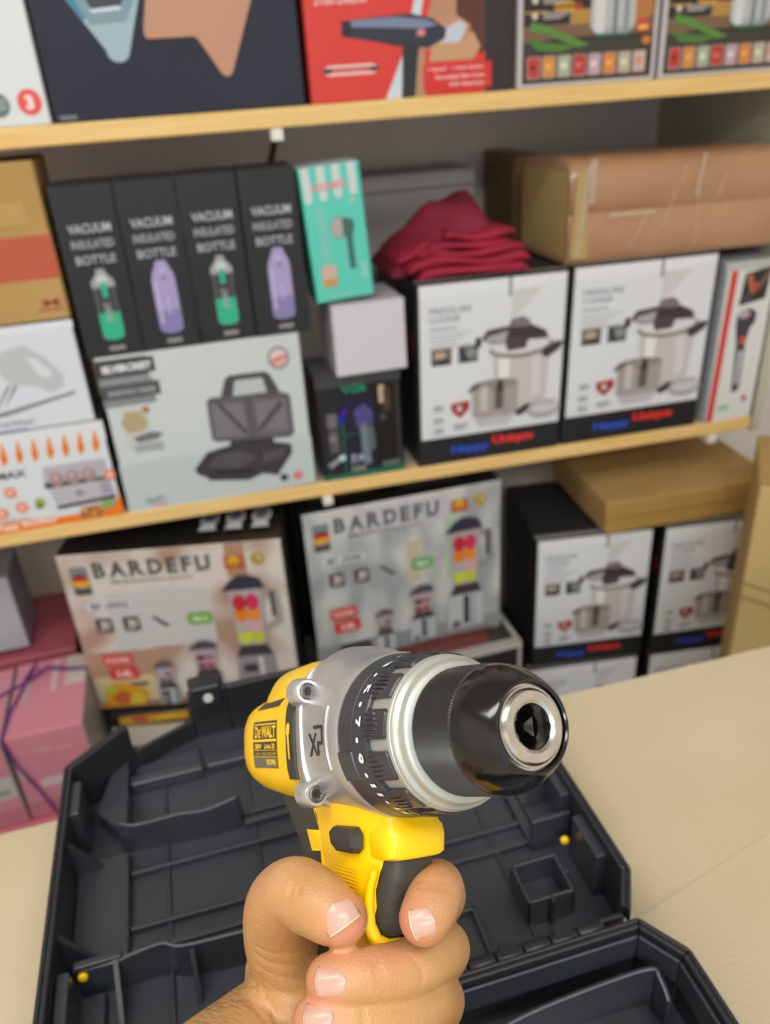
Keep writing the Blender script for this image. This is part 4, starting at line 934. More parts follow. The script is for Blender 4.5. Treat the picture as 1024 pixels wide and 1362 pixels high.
# --- gearbox housing
m = DMB()
secs = [sup(-75.4, 0, 0, 26, 26, 2, 96), sup(-75.4, 0, 0, 31.2, 31.2, 2, 96), sup(-76.4, 0, 0, 31.6, 31.6, 2, 96), sup(-84, 0, .4, 31.0, 31.2, 2.15, 96), sup(-92, 0, 1.8, 29.9, 32, 2.3, 96), sup(-100, 0, 3.0, 29.3, 33.2, 2.4, 96), sup(-106, 0, 3.6, 29.0, 33.6, 2.5, 96), sup(-111, 0, 3.2, 29.0, 32.6, 2.6, 96), sup(-111.5, 0, 2.4, 29.9, 31.8, 3.0, 96), sup(-115.5, 0, 1.6, 30.0, 31.2, 3.0, 96), sup(-116.5, 0, 1.5, 29.4, 30.4, 3.0, 96), sup(-116.5, 0, 1.5, 20, 20, 2.6, 96)]
m.loft(secs, M_SILV)
m.build('gearbox_housing', drill, smooth=True, angle=40)
def surf_y(x, z, secs_, off=.15):
    """y of the visible (-y) side of a lofted superellipse shell: list of (x, cy, cz, hy, hz, n)"""
    for i in range(len(secs_) - 1):
        a, b_ = secs_[i], secs_[i + 1]
        if min(a[0], b_[0]) <= x <= max(a[0], b_[0]):
            f = (x - a[0]) / (b_[0] - a[0]); cy, cz, hy, hz, n = [a[q] + f * (b_[q] - a[q]) for q in range(1, 6)]
            return cy - hy * (max(0, 1 - abs((z - cz) / hz) ** n)) ** (1 / n) - off
    return -28 - off
GB = [(-75.4, 0, 0, 31, 31, 2), (-84, 0, .4, 31.0, 31.2, 2.15), (-92, 0, 1.8, 29.8, 32, 2.3), (-100, 0, 3.0, 29.0, 33.2, 2.4), (-108, 0, 3.6, 29.0, 33.6, 2.5), (-122, 0, 2, 29.4, 30, 2.6)]
# raised badge panel with dark letters
def patch(m, x0, x1, z0, z1, off, shell, material, nx=8, nz=12, thick=None):
    secs = []
    V = []; F = []
    for i in range(nx + 1):
        for k in range(nz + 1):
            x = x0 + (x1 - x0) * i / nx; z = z0 + (z1 - z0) * k / nz
            V.append((x, surf_y(x, z, shell, off), z))
    for i in range(nx):
        for k in range(nz): F.append((i * (nz + 1) + k, (i + 1) * (nz + 1) + k, (i + 1) * (nz + 1) + k + 1, i * (nz + 1) + k + 1))
    if thick is not None:
        o = len(V); V += [(x, y + thick, z) for x, y, z in V[:o]]
        edge = [i * (nz + 1) for i in range(nx + 1)] + [nx * (nz + 1) + k for k in range(1, nz + 1)] + [i * (nz + 1) + nz for i in range(nx - 1, -1, -1)] + [k for k in range(nz - 1, 0, -1)]
        F += [(edge[q], edge[(q + 1) % len(edge)], edge[(q + 1) % len(edge)] + o, edge[q] + o) for q in range(len(edge))]
    m.add(V, F, material)
m = DMB(); patch(m, -103.8, -85.5, -11.5, 12.5, .55, GB, M_SILV, thick=1.5); badge = m.build('badge_panel', drill, smooth=True, angle=40)
def side_text(m, txt, x0, z0, w, h, off, shell, material, bold=.03, shear=0.0):
    V, F, asp = text_mesh(txt, bold, 4, shear); P = []
    for (u, v) in V:
        x, z = x0 + u * w, z0 + v * h; P.append((x, surf_y(x, z, shell, off), z))
    m.add(P, F, material)
def side_poly(m, pts, off, shell, material, n=6):
    P = []
    for i in range(len(pts)):
        a, b_ = pts[i], pts[(i + 1) % len(pts)]
        for k in range(n): f = k / n; P.append((a[0] + (b_[0] - a[0]) * f, a[1] + (b_[1] - a[1]) * f))
    m.add([(x, surf_y(x, z, shell, off), z) for x, z in P], [tuple(range(len(P)))], material)
m = DMB(); ink = mat('#2d2b29', .45)
# X of two strokes, P of a stem and an angular bowl
side_poly(m, [(-104.6, -6.4), (-102.6, -6.4), (-95.2, 2.6), (-97.0, 2.6)], .70, GB, ink); side_poly(m, [(-104.0, 2.4), (-102.0, 2.4), (-95.0, -6.2), (-97.0, -6.2)], .72, GB, ink)
side_poly(m, [(-99.0, 5.4), (-88.6, 5.6), (-87.6, 4.4), (-98.0, 4.0)], .74, GB, ink); side_poly(m, [(-89.6, 5.0), (-87.8, 4.4), (-88.2, -1.2), (-89.8, -1.6)], .76, GB, ink)
side_poly(m, [(-88.6, -1.9), (-88.8, -.6), (-94.6, -.6), (-94.8, -2.0)], .78, GB, ink); side_poly(m, [(-94.8, -.8), (-93.2, -.8), (-93.8, -6.0), (-95.4, -5.0)], .80, GB, ink)
m.build('badge_letters', badge)
# flange ears and screws
def boss(z, zdir):
    m = DMB(); y = -28.4 if z > 0 else -25.4; X = -105.4 if z > 0 else -107.6
    m.lathe([(X, 0), (X, 4.6), (X - .8, 5.3), (X - 4, 5.6), (X - 9, 5.8), (X - 9, 0)], M_SILV, 40, 'x', (0, y, z))
    ear = m.build('screw_boss', drill, smooth=True, angle=40)
    m = DMB(); m.lathe([(X - .1, 0), (X + .6, 1.3), (X + .7, 1.5), (X + .9, 2.8), (X + .6, 3.35), (X - .2, 3.5)], mat('#6f6c68', .45, 1.0, name='screw_steel'), 32, 'x', (0, y, z))
    for k in range(6):
        a = k * pi / 3; m.add([(X + .98, y + .35 * cos(a + 1.57), z + .35 * sin(a + 1.57)), (X + .98, y + .35 * cos(a - 1.57), z + .35 * sin(a - 1.57)), (X + .98, y + 1.7 * cos(a) + .35 * cos(a - 1.57), z + 1.7 * sin(a) + .35 * sin(a - 1.57)), (X + .98, y + 1.7 * cos(a) + .35 * cos(a + 1.57), z + 1.7 * sin(a) + .35 * sin(a + 1.57))], [(0, 1, 2, 3)], M_HOLESHADE)  # flat dark strokes paint the shade inside the star socket
    m.build('screw', ear, smooth=True, angle=30)
boss(19.2, 1); boss(-21.0, -1)

# --- yellow motor housing
MH = [(-116, 0, -.5, 29.2, 28, 3.0), (-124, 0, -.5, 28.9, 27.5, 3.1), (-135, 0, -1.0, 28.5, 26.0, 3.2), (-150, 0, -1.5, 28.4, 24.8, 3.2), (-165, 0, -1.5, 28.0, 23.5, 3.1), (-176, 0, -1.5, 27.6, 22.5, 3.0), (-186, 0, -1.2, 26.4, 21.0, 2.9), (-192, 0, -1, 23.5, 18.5, 2.6), (-195.5, 0, -1, 16, 12, 2.2)]
m = DMB(); m.loft([sup(*q[:5], q[5], 72) for q in MH], M_YEL)
housing = m.build('motor_housing', drill, smooth=True, angle=50)
m = DMB(); m.loft([sup(-119, 0, 12, 25, 22, 2.5), sup(-140, 0, 12, 24.5, 22.5, 2.5), sup(-162, 0, 11, 23.5, 22.5, 2.4), sup(-173, 0, 10, 20.5, 20.5, 2.3), sup(-180, 0, 9, 15, 16, 2.2), sup(-183, 0, 8, 8, 9, 2)], M_YEL)
m.build('top_spine', housing, smooth=True, angle=50)
# dark vents top and bottom of the side
m = DMB(); side_poly(m, [(-172, 14.5), (-141, 15.2), (-137, 21.5), (-166, 19.3)], .35, MH, M_RUB); m.build('vent_panel', housing)
m = DMB(); side_poly(m, [(-184.5, 10.5), (-175, 16.5), (-175.5, 18.5), (-185.2, 12.6)], .3, MH, M_YEL); m.build('vent_tab', housing)
# label
m = DMB(); yl = mat('#f4cd1a', .4)
bl = mat('#3a3634', .4); gr = mat('#6f6a5c', .4)
patch(m, -169.5, -139.6, -11.2, 9.2, .3, MH, bl, 16, 16)
patch(m, -169.2, -139.8, .2, 1.3, .36, MH, yl, 16, 1)
patch(m, -168.0, -139.8, 7.6, 8.2, .36, MH, yl, 16, 1)
patch(m, -169, -139.8, -3.6, -3.35, .36, MH, yl, 16, 1); patch(m, -169, -139.8, -6.5, -6.25, .36, MH, yl, 16, 1)
patch(m, -169.2, -139.8, -11, -6.6, .36, MH, gr, 16, 6)
side_text(m, 'D', -166.9, 1.9, 4.6, 5.2, .45, MH, yl, .04); side_text(m, 'E', -161.7, 1.9, 3.0, 3.9, .45, MH, yl, .05); side_text(m, 'WALT', -158.3, 1.9, 18.2, 5.2, .45, MH, yl, .045)
side_text(m, '20V', -166.8, -2.9, 9.0, 2.3, .45, MH, yl, .05); side_text(m, 'Li-ion 20', -154.2, -2.9, 12.6, 2.3, .45, MH, yl, .04)
side_text(m, '0-450/0-1500/0-2000 RPM', -167.4, -5.9, 27, 1.6, .45, MH, yl, -.012)
side_text(m, 'DC996', -152.0, -9.8, 10.6, 2.5, .45, MH, yl, .05)
m.build('rating_label', housing)
# dark side strip with hammer mark
def strip_pts():
    P = []
    for k in range(9): z = 18.5 - 34 * k / 8; P.append((-117.3 - .9 * (z / 17) ** 2 + .3, z))
    for k in range(9): z = -15.5 + 33.5 * k / 8; P.append((-126.8 - .9 * (z / 17) ** 2, z))
    return P
m = DMB(); P = strip_pts(); A = [(x, surf_y(x, z, MH, -.5), z) for x, z in P]; B = [(x + (.5 if i < 9 else -.5) * -1, surf_y(x, z, MH, 1.3), z) for i, (x, z) in enumerate(P)]
m.add(A + B, [tuple(range(18, 36))] + [(i, (i + 1) % 18, 18 + (i + 1) % 18, 18 + i) for i in range(18)], M_RUB); strip = m.build('side_grip_strip', housing)
m = DMB()
side_poly(m, [(-125.6, 3.2), (-123.6, 2.0), (-121.4, 3.0), (-120.8, 6.6), (-122.4, 7.6), (-124.6, 6.8)], 1.45, MH, yl, 4); side_poly(m, [(-124.4, 2.9), (-122.2, 2.9), (-121.6, -7.2), (-123.2, -7.4)], 1.47, MH, yl, 4)
m.build('hammer_mark', strip)

# --- handle (sections along z, ring in x/y)
def hs(z, xf, xr, hy, n=3.0, cnt=56): return sup(z, (xf + xr) / 2, 0, (xf - xr) / 2, hy, n, cnt, 'z')
m = DMB()
secs = [hs(-14, -76, -168, 19, 3.5), hs(-24, -75, -166, 18.5, 3.4), hs(-30, -75, -160, 17.8, 3.2), hs(-35, -77, -155, 17.2, 3), hs(-43, -80, -148, 17.2, 3), hs(-50, -81, -145, 16.6, 3), hs(-62, -84, -143, 16.4, 3), hs(-72, -90, -144, 16.4, 3), hs(-76, -95, -145, 16.2, 3), hs(-90, -98, -147, 16.2, 2.8), hs(-105, -101, -150, 16.2, 2.8), hs(-118, -100, -153, 17.5, 2.8), hs(-126, -96, -156, 20, 2.8)]
m.loft(secs, M_YEL); body = m.build('handle', drill, smooth=True, angle=60)
# front chin below the collar
m = DMB()
secs = [sup(-45.0, -88.5, 0, 14.8, 12.4, 4, 56, 'z'), sup(-44.0, -88.5, 0, 15.8, 13.6, 4.4, 56, 'z'), sup(-38, -88.5, 0, 16.2, 14.2, 4.4, 56, 'z'), sup(-34.5, -88.5, 0, 16.0, 14.0, 4, 56, 'z'), sup(-33.0, -88.5, 0, 15, 13.0, 3.8, 56, 'z'), sup(-27, -89, 0, 14.4, 12.6, 3.6, 56, 'z')]
m.loft(secs, M_YEL); m.build('front_chin', body, smooth=True, angle=50)
# grip texture lines on the side of the handle
m = DMB()
for k in range(20):
    z = -49 - 1.3 * k; xf = -88.5 - max(0, k - 6) * .5
    m.tube([(xf - 6, -16.15, z - .3), (xf - 11, -16.35, z), (-106, -16.45, z + .2), (-115.5, -16.45, z + .3)], [.15, .3, .3, .2], M_YEL, n=8)
m.build('grip_lines', body, smooth=True)
# rubber overmould at the back with the thin yellow inlay
m = DMB()
def os_(z, xf, xr, hy, n=3.6): return hs(z, xf, xr, hy, n)
m.loft([os_(-17, -122, -172, 20.0), os_(-26, -120.5, -168, 19.6), os_(-34, -119.5, -160, 18.8), os_(-42, -118.4, -151, 18.4), os_(-50, -117.6, -148, 17.8), os_(-62, -117.6, -146, 17.6), os_(-72, -118.5, -147, 17.6), os_(-76, -116, -148, 17.6), os_(-80, -106, -149, 17.6), os_(-86, -96.6, -149.5, 17.6), os_(-105, -99.4, -152.5, 17.6), os_(-117, -99, -155, 18)], M_RUB)
rub = m.build('rubber_overmould', body, smooth=True, angle=55)
m = DMB()
def inlay(pts, w):
    P = []
    for (x, z) in pts: P.append((x - w / 2, z))
    Q = [(x + w / 2, z) for (x, z) in reversed(pts)]
    return P + Q
def yside(x, z):
    Z = [(-17, 20.0, -147, 25), (-26, 19.6, -144.2, 23.8), (-34, 18.8, -139.7, 20.3), (-42, 18.4, -134.7, 16.3), (-50, 17.8, -132.8, 15.2), (-62, 17.6, -131.8, 14.2), (-72, 17.6, -132.7, 14.2), (-76, 17.6, -132, 16), (-80, 17.6, -127.5, 21.5), (-86, 17.6, -123, 26.4), (-105, 17.6, -126, 26.5), (-117, 18, -127, 28)]
    for a, b_ in zip(Z, Z[1:]):
        if b_[0] <= z <= a[0]:
            f = (z - a[0]) / (b_[0] - a[0]); hy, cx, hx = [a[q] + f * (b_[q] - a[q]) for q in (1, 2, 3)]
            return -hy * (max(0, 1 - abs((x - cx) / hx) ** 3.6)) ** (1 / 3.6) - .25
    return -17.8
def inl(pts, mt):
    P = []
    for i in range(len(pts)):
        a, b_ = pts[i], pts[(i + 1) % len(pts)]
        for k in range(8): f = k / 8; P.append((a[0] + (b_[0] - a[0]) * f, a[1] + (b_[1] - a[1]) * f))
    V = [(x, yside(x, z) - .35, z) for x, z in P]; m.add(V, [tuple(range(len(V)))], mt)
inl([(-132.6, -36.6), (-121.6, -36.6), (-121.4, -44.5), (-129.2, -44.9)], M_YEL); inl([(-123.4, -44.4), (-121.4, -44.4), (-121.2, -68), (-122.8, -68)], M_YEL)
inl([(-139, -74), (-129.5, -74), (-131, -90), (-135.5, -104), (-141, -104), (-141.5, -88)], M_YEL)
m.build('yellow_inlay', rub)
m = DMB(); m.add([(x, yside(x, z) - .4, z) for x, z in [(-124.5 + 1.5 * a + .35 * -b_, -30 + 3.4 * b_) for a, b_ in disc(20)]], [tuple(range(20))], M_HOLESHADE); m.build('strap_hole_shade', rub)  # no real opening: a flat dark disc paints the shade of the strap hole
m = DMB(); m.add([(-101 + 2.0 * a + .8 * -b_, -17.15 - 1.25, -36.5 + 2.9 * b_) for a, b_ in disc(20)], [tuple(range(20))], mat('#d9a400', .4)); m.build('dimple_shade', body)  # flat disc; the dimple's shade is put into its darker yellow
# direction button
m = DMB(); 
m.loft([[(x, y, z) for x, z in P] for y, P in ((-16.0, [(-111, -36), (-107, -33.4), (-91, -33.4), (-88, -36), (-88.5, -41), (-92, -43.2), (-105, -43.2), (-110, -40.5)]), (-19.6, [(-110.4, -36.2), (-106.6, -34), (-91.4, -34), (-88.8, -36.2), (-89.2, -40.7), (-92.4, -42.6), (-104.7, -42.6), (-109.4, -40.2)]), (-20.6, [(-107, -36.4), (-105, -35), (-92.4, -35), (-90.2, -36.6), (-90.6, -40.2), (-93, -41.6), (-103.6, -41.6), (-106.8, -39.6)]))], M_RUB)
m.build('direction_button', body, smooth=True, angle=30)
# trigger
m = DMB(); secs = []
for (z, xf, hy) in ((-44.6, -77.5, 11.2), (-50, -77.6, 12.0), (-56, -79.0, 12.6), (-62, -82.4, 12.6), (-68, -85.4, 12.2), (-72.5, -87.4, 10.8), (-74.5, -90.5, 8.5)):
    secs.append(sup(z, (xf - 112) / 2, 0, (xf + 112) / 2, hy, 3.4, 48, 'z'))
m.loft(secs, M_RUB); m.build('trigger', drill, smooth=True, angle=50)
# yellow rim round the trigger opening
m = DMB(); m.tube([(-83.5, -14.2, -48), (-87.0, -14.6, -54), (-89.5, -14.6, -61), (-90.5, -14.2, -68), (-90.2, -12.4, -73.5), (-89.2, -8.0, -76.6), (-89.4, 0, -77.4), (-89.6, 7.0, -77.0), (-92, 11.0, -75.5)], [1.5, 1.7, 2.0, 2.4, 2.8, 3.0, 3.0, 2.8, 2.0], M_YEL, n=14); m.build('trigger_rim', body, smooth=True, angle=80)
# foot and battery below the hand
m = DMB(); m.loft([sup(-124, -127, 0, 31, 21, 4, 56, 'z'), sup(-130, -121, 0, 50, 33, 4.5, 56, 'z'), sup(-141, -119, 0, 54, 35, 5, 56, 'z')], M_YEL); m.build('battery_foot', drill, smooth=True, angle=40)
m = DMB(); m.loft([sup(-141.2, -119, 0, 54, 35.5, 5, 56, 'z'), sup(-158, -119, 0, 54, 36, 5, 56, 'z'), sup(-163, -119, 0, 50, 33, 5, 56, 'z')], M_RUB); m.build('battery_pack', drill, smooth=True, angle=40)

# ================================================================== HAND AND FOREARM
def at(px, py, d):
    """world point seen at a pixel of the frame at depth d along the view axis"""
    return CAM + CR * ((px - 512) / FPX * d) + CU * (-(py - 681) / FPX * d) + CB * (-d)
def catmull(P, R, sub=6):
    pts = []; rs = []
    for i in range(len(P) - 1):
        p0, p1, p2, p3 = P[max(i - 1, 0)], P[i], P[i + 1], P[min(i + 2, len(P) - 1)]
        r0, r1, r2, r3 = R[max(i - 1, 0)], R[i], R[i + 1], R[min(i + 2, len(P) - 1)]
        for k in range(sub):
            t = k / sub; f = lambda a, b_, c_, d_: 0.5 * ((2 * b_) + (c_ - a) * t + (2 * a - 5 * b_ + 4 * c_ - d_) * t * t + (3 * b_ - a - 3 * c_ + d_) * t ** 3)
            pts.append(f(p0, p1, p2, p3)); rs.append(f(r0, r1, r2, r3))
    pts.append(P[-1]); rs.append(R[-1]); return pts, rs
def limb(m, joints, material, sub=6, n=28):
    """rounded tapering tube through (px,py,depth,radius_mm) joints"""
    P = [at(*j[:3]) for j in joints]; R = [j[3] * .001 for j in joints]
    pts, rs = catmull(P, R, sub)
    # hemispherical ends
    def cap(p, d, r): return [(p + d * (r * sin(a)), r * cos(a)) for a in (radians(q) for q in (20, 40, 58, 74, 86))]
    d0 = (pts[0] - pts[1]).normalized(); d1 = (pts[-1] - pts[-2]).normalized()
    A = cap(pts[0], d0, rs[0])[::-1]; B = cap(pts[-1], d1, rs[-1])
    pts = [a[0] for a in A] + pts + [b_[0] for b_ in B]; rs = [a[1] for a in A] + rs + [b_[1] for b_ in B]
    m.tube(pts, rs, material, n=n)
def make_skin():
    m = bpy.data.materials.new('skin'); m.use_nodes = True; nt = m.node_tree; N = nt.nodes; Lk = nt.links; b = N['Principled BSDF']
    tc = N.new('ShaderNodeTexCoord')
    n1 = N.new('ShaderNodeTexNoise'); n1.inputs['Scale'].default_value = 45; n1.inputs['Detail'].default_value = 5; Lk.new(tc.outputs['Object'], n1.inputs['Vector'])
    at_ = N.new('ShaderNodeAttribute'); at_.attribute_name = 'flush'
    cr = N.new('ShaderNodeValToRGB'); cr.color_ramp.elements[0].color = lin('#b88955'); cr.color_ramp.elements[1].color = lin('#c59865'); cr.color_ramp.elements[0].position = .3; cr.color_ramp.elements[1].position = .7
    mx = N.new('ShaderNodeMix'); mx.data_type = 'RGBA'; mx.inputs['B'].default_value = lin('#cb8468')
    Lk.new(n1.outputs[0], cr.inputs[0]); Lk.new(cr.outputs[0], mx.inputs['A']); Lk.new(at_.outputs['Fac'], mx.inputs['Factor']); Lk.new(mx.outputs['Result'], b.inputs['Base Color'])
    b.inputs['Roughness'].default_value = .45; b.inputs['Subsurface Weight'].default_value = .15; b.inputs['Subsurface Radius'].default_value = (1.0, .35, .18); b.inputs['Subsurface Scale'].default_value = .004
    v = N.new('ShaderNodeTexVoronoi'); v.inputs['Scale'].default_value = 900; Lk.new(tc.outputs['Object'], v.inputs['Vector'])
    n2 = N.new('ShaderNodeTexNoise'); n2.inputs['Scale'].default_value = 220; n2.inputs['Detail'].default_value = 6; n2.inputs['Distortion'].default_value = .6; Lk.new(tc.outputs['Object'], n2.inputs['Vector'])
    ad = N.new('ShaderNodeMath'); ad.operation = 'ADD'; Lk.new(v.outputs['Distance'], ad.inputs[0]); Lk.new(n2.outputs[0], ad.inputs[1])
    bp = N.new('ShaderNodeBump'); bp.inputs['Strength'].default_value = .35; bp.inputs['Distance'].default_value = .0004; Lk.new(ad.outputs[0], bp.inputs['Height']); Lk.new(bp.outputs[0], b.inputs['Normal'])
    return m
M_SKIN = make_skin()
FINGERS = {
    'thumb': [(400, 1300, .352, 20), (380, 1245, .338, 17.5), (374, 1205, .322, 14.5), (392, 1186, .309, 12.8), (418, 1199, .301, 12.4), (442, 1215, .296, 11.2), (453, 1221, .294, 10.0)],
    'index': [(520, 1245, .385, 14), (562, 1215, .378, 12.5), (584, 1195, .352, 11.2), (582, 1180, .326, 10.6), (581, 1184, .306, 10.0), (573, 1203, .297, 10.1), (565, 1221, .292, 9.6)],
    'middle': [(540, 1300, .388, 14), (578, 1280, .370, 12), (590, 1262, .340, 11.2), (577, 1268, .314, 10.8), (535, 1290, .298, 10.2), (490, 1298, .290, 9.9), (460, 1302, .288, 9.6), (440, 1303, .2885, 9.1)],
    'ring': [(520, 1370, .385, 14), (570, 1350, .368, 12), (583, 1330, .340, 11.2), (566, 1332, .312, 11.2), (520, 1348, .295, 11.0), (475, 1356, .287, 10.4), (440, 1357, .285, 9.8), (422, 1356, .286, 9.0)],
    'little': [(500, 1430, .380, 13), (550, 1420, .362, 11), (562, 1405, .335, 10), (545, 1405, .308, 10), (500, 1416, .294, 9.6), (455, 1420, .287, 9.0), (430, 1420, .286, 8.2)],
}
m = MB()
for j in FINGERS.values(): limb(m, j, M_SKIN)
# palm behind the handle, heel of the hand, wrist, forearm
limb(m, [(385, 1290, .362, 20), (440, 1250, .392, 15), (500, 1230, .396, 14), (545, 1230, .390, 13)], M_SKIN)
limb(m, [(395, 1335, .365, 22), (450, 1320, .392, 18), (510, 1310, .396, 16), (555, 1300, .385, 14)], M_SKIN)
limb(m, [(400, 1400, .362, 22), (450, 1390, .385, 20), (510, 1380, .392, 17), (550, 1370, .382, 14)], M_SKIN)
limb(m, [(410, 1460, .355, 22), (460, 1460, .378, 20), (520, 1440, .380, 15)], M_SKIN)
limb(m, [(392, 1290, .345, 18), (384, 1345, .345, 22), (380, 1410, .345, 25), (360, 1480, .338, 28)], M_SKIN)
limb(m, [(420, 1370, .362, 23), (378, 1385, .348, 28), (334, 1424, .332, 30), (262, 1500, .305, 33), (150, 1650, .265, 38), (0, 1850, .225, 41), (-600, 3300, .16, 45)], M_SKIN)
limb(m, [(480, 1420, .375, 20), (420, 1450, .356, 26), (340, 1530, .32, 31)], M_SKIN)
hand = m.build('person')
rm = hand.modifiers.new('fuse', 'REMESH'); rm.mode = 'VOXEL'; rm.voxel_size = .0009; rm.use_smooth_shade = True
sm = hand.modifiers.new('soften', 'SMOOTH'); sm.factor = .5; sm.iterations = 6
dg = bpy.context.evaluated_depsgraph_get(); dg.update()
me = bpy.data.meshes.new_from_object(hand.evaluated_get(dg))
hand.modifiers.clear(); hand.data = me; me.materials.clear(); me.materials.append(M_SKIN)
# creases, knuckle folds and tendon lines pressed into the surface
CREASES = [
    # (points px,py,d), width mm, depth mm
    ([(392, 1160, .303), (402, 1176, .298), (404, 1190, .296)], 1.2, .45), ([(386, 1160, .305), (396, 1178, .299), (397, 1194, .298)], 1.0, .35), ([(410, 1168, .300), (414, 1180, .297)], 1.0, .3),
    ([(358, 1240, .322), (380, 1256, .319), (408, 1262, .322)], 1.4, .5), ([(352, 1256, .324), (378, 1275, .322), (412, 1280, .325)], 1.4, .5), ([(350, 1278, .326), (372, 1294, .324), (405, 1300, .328)], 1.3, .45), ([(345, 1296, .328), (365, 1318, .326), (396, 1326, .328)], 1.2, .4),
    ([(338, 1290, .330), (345, 1320, .328), (362, 1345, .325), (372, 1362, .322)], 1.5, .6), ([(330, 1306, .331), (336, 1335, .328), (350, 1362, .322)], 1.2, .5),
    ([(498, 1270, .284), (503, 1290, .281), (500, 1308, .283)], 1.2, .35), ([(504, 1262, .287), (510, 1290, .282), (506, 1314, .285)], 1.0, .3), ([(552, 1262, .291), (560, 1282, .291), (556, 1300, .293)], 1.3, .3),
    ([(560, 1180, .297), (576, 1176, .294), (590, 1180, .297)], 1.1, .35), ([(562, 1188, .294), (577, 1184, .292), (590, 1188, .295)], 1.0, .3),
    ([(480, 1334, .282), (484, 1352, .279), (480, 1366, .281)], 1.2, .35),
]
from mathutils.kdtree import KDTree
co = [v.co.copy() for v in me.vertices]; kd = KDTree(len(co))
for i, c0 in enumerate(co): kd.insert(c0, i)
kd.balance()
nrm = [v.normal.copy() for v in me.vertices]; disp = {}
for pts, w, dp in CREASES:
    P = [at(*p) for p in pts]; dense, _ = catmull(P, [0] * len(P), 10)
    acc = {}
    for q in dense:
        hit = kd.find(q); qs = hit[0]
        for (c0, i, dist) in kd.find_range(qs, w * .001 * 2.5):
            g = math.exp(-(dist / (w * .001)) ** 2); acc[i] = max(acc.get(i, 0), g)
    for i, g in acc.items(): disp[i] = disp.get(i, 0) + g * dp * .001
for i, dd in disp.items(): me.vertices[i].co = co[i] - nrm[i] * dd
# rosy flush towards the fingertips and knuckles
fl = me.attributes.new('flush', 'FLOAT', 'POINT'); vals = [0.0] * len(co)
for (px, py, d, rad, s) in ((470, 1235, .285, 12, .9), (545, 1235, .286, 11, .9), (425, 1310, .282, 9, .7), (410, 1362, .28, 9, .7), (590, 1160, .30, 14, .3), (365, 1190, .31, 14, .25), (520, 1285, .285, 10, .25)):
    for (c0, i, dist) in kd.find_range(at(px, py, d), rad * .001 * 1.6): vals[i] = min(1, vals[i] + s * math.exp(-(dist / (rad * .001)) ** 2))
fl.data.foreach_set('value', vals)
me.update()
tag(hand, 'bare left hand and forearm gripping the drill handle, index finger on the trigger', 'person')
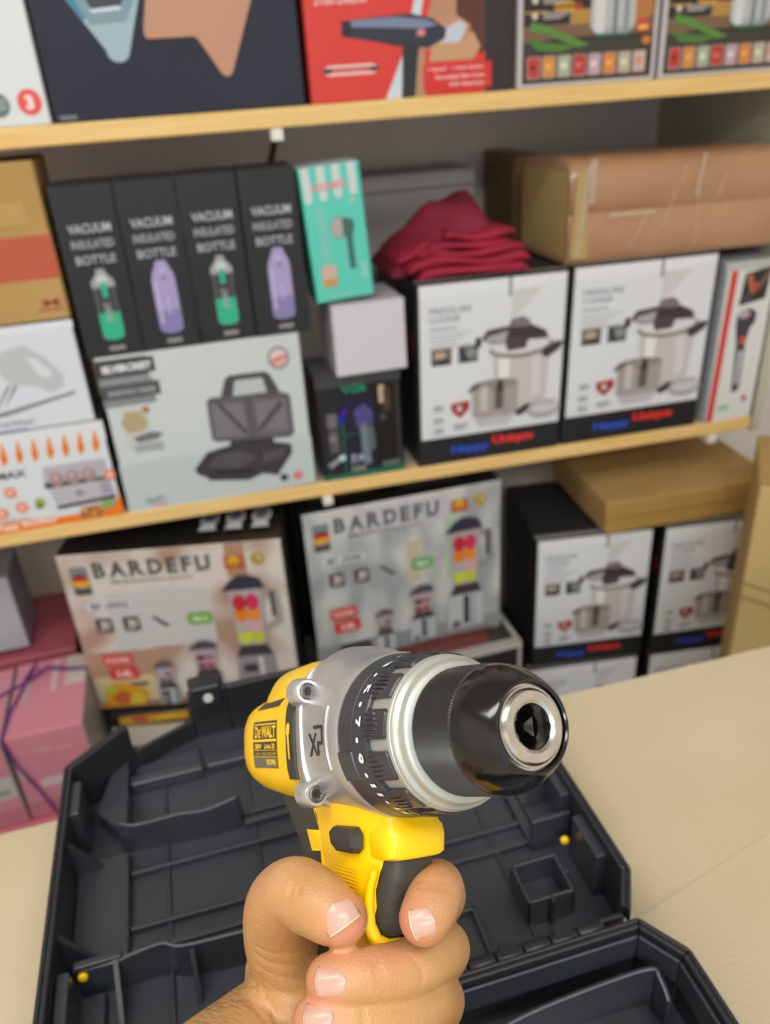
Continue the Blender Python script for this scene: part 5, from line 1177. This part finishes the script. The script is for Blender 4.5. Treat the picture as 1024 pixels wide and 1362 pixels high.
# fingernails: curved plates laid on the fingertips
M_NAIL = rich('nail', '#c29886', '#cba392', 90, rough=.32, coat=.15); M_NEDGE = mat('#dcc7a2', .35, name='nail_free_edge')
from mathutils.bvhtree import BVHTree
bvh = BVHTree.FromPolygons([v.co.copy() for v in me.vertices], [tuple(p.vertices) for p in me.polygons])
def nail(cpx, cpy, dirx, diry, length, width, edge=True):
    """plate centred at a pixel, pointing along (dirx,diry) in the picture plane, laid on the skin it meets"""
    q = at(cpx, cpy, 1.0) - CAM; q.normalize()
    hit = bvh.ray_cast(CAM, q)
    if hit[0] is None: print('nail missed', cpx, cpy); return
    c0, nn = hit[0], hit[1]
    # average the normal a little
    k = bvh.find_nearest(c0); 
    ds = (CR * dirx - CU * diry).normalized(); u = (ds - nn * ds.dot(nn)).normalized(); s = nn.cross(u)
    NU, NS = 18, 12; V = []; F = []; L2, W2 = length * .0005, width * .0005
    for i in range(NU + 1):
        t = -1 + 2 * i / NU
        for j in range(NS + 1):
            r = -1 + 2 * j / NS
            wmul = (1.0 if t > -.35 else (max(0, 1 - (abs(t + .35) / .65) ** 2.4)) ** .5 * .98 + .02) * (.93 + .07 * min(1, (t + 1)))
            lmul = 0.16 * (1 - r * r) if t > .5 else 0
            p = c0 + u * ((t + lmul * (t - .5) * 2) * L2) + s * (r * W2 * wmul) + nn * .006
            h = bvh.ray_cast(p, -nn, .03); base = h[0] if h[0] is not None else p - nn * .007
            V.append((base, t, r))
    smo = []
    for (base, t, r) in V:
        plane = c0 + u * ((base - c0).dot(u)) + s * ((base - c0).dot(s)) - nn * (.55 * W2 * r * r + .12 * L2 * t * t)
        hgt = base.lerp(plane, .55); smo.append(hgt + nn * (.00045 + .0003 * (t > .8)))
    for i in range(NU):
        for j in range(NS): F.append((i * (NS + 1) + j, (i + 1) * (NS + 1) + j, (i + 1) * (NS + 1) + j + 1, i * (NS + 1) + j + 1))
    mm = MB(); mm.add([tuple(p) for p in smo], [f for k2, f in enumerate(F) if k2 < (NU - 1) * NS], M_NAIL); mm.add([tuple(p) for p in smo], F[(NU - 1) * NS:], M_NEDGE if edge else M_NAIL)
    o = mm.build('fingernail', hand, smooth=True, angle=70)
    so = o.modifiers.new('thick', 'SOLIDIFY'); so.thickness = .0005; so.offset = -1
    return o
nail(450, 1216, .50, .87, 8.6, 14.0)
nail(564, 1229, -.95, .30, 8.8, 10.8)
nail(441, 1306, -.99, .05, 11.0, 10.0, False)
nail(424, 1353, -.99, .0, 10.5, 9.5, False)
# short dark hairs on the forearm
m = MB(); rnd = random.Random(11); hm = mat('#3a2417', .6, name='arm_hair')
cnt = 0
while cnt < 380:
    py = rnd.uniform(1290, 1420); px = 262 + (1362 - py) * .83 + abs(rnd.gauss(0, 28))
    q = (at(px, py, 1.0) - CAM).normalized(); h = bvh.ray_cast(CAM, q); cnt += 1
    if h[0] is None or (px - 262) * .77 + (py - 1362) * .64 > 75 and rnd.random() < .7: continue
    d = (CR * (-.5 + rnd.uniform(-.4, .4)) + CU * (-.5 + rnd.uniform(-.3, .3))).normalized(); d = (d - h[1] * d.dot(h[1])).normalized()
    L = rnd.uniform(.002, .004); p = h[0]; m.tube([p, p + d * L * .5 + h[1] * .0006, p + d * L + h[1] * .0008], [.00004, .00003, .00001], hm, n=3)
o = m.build('arm_hair', hand); tag(o, 'short dark arm hair', kind='stuff')
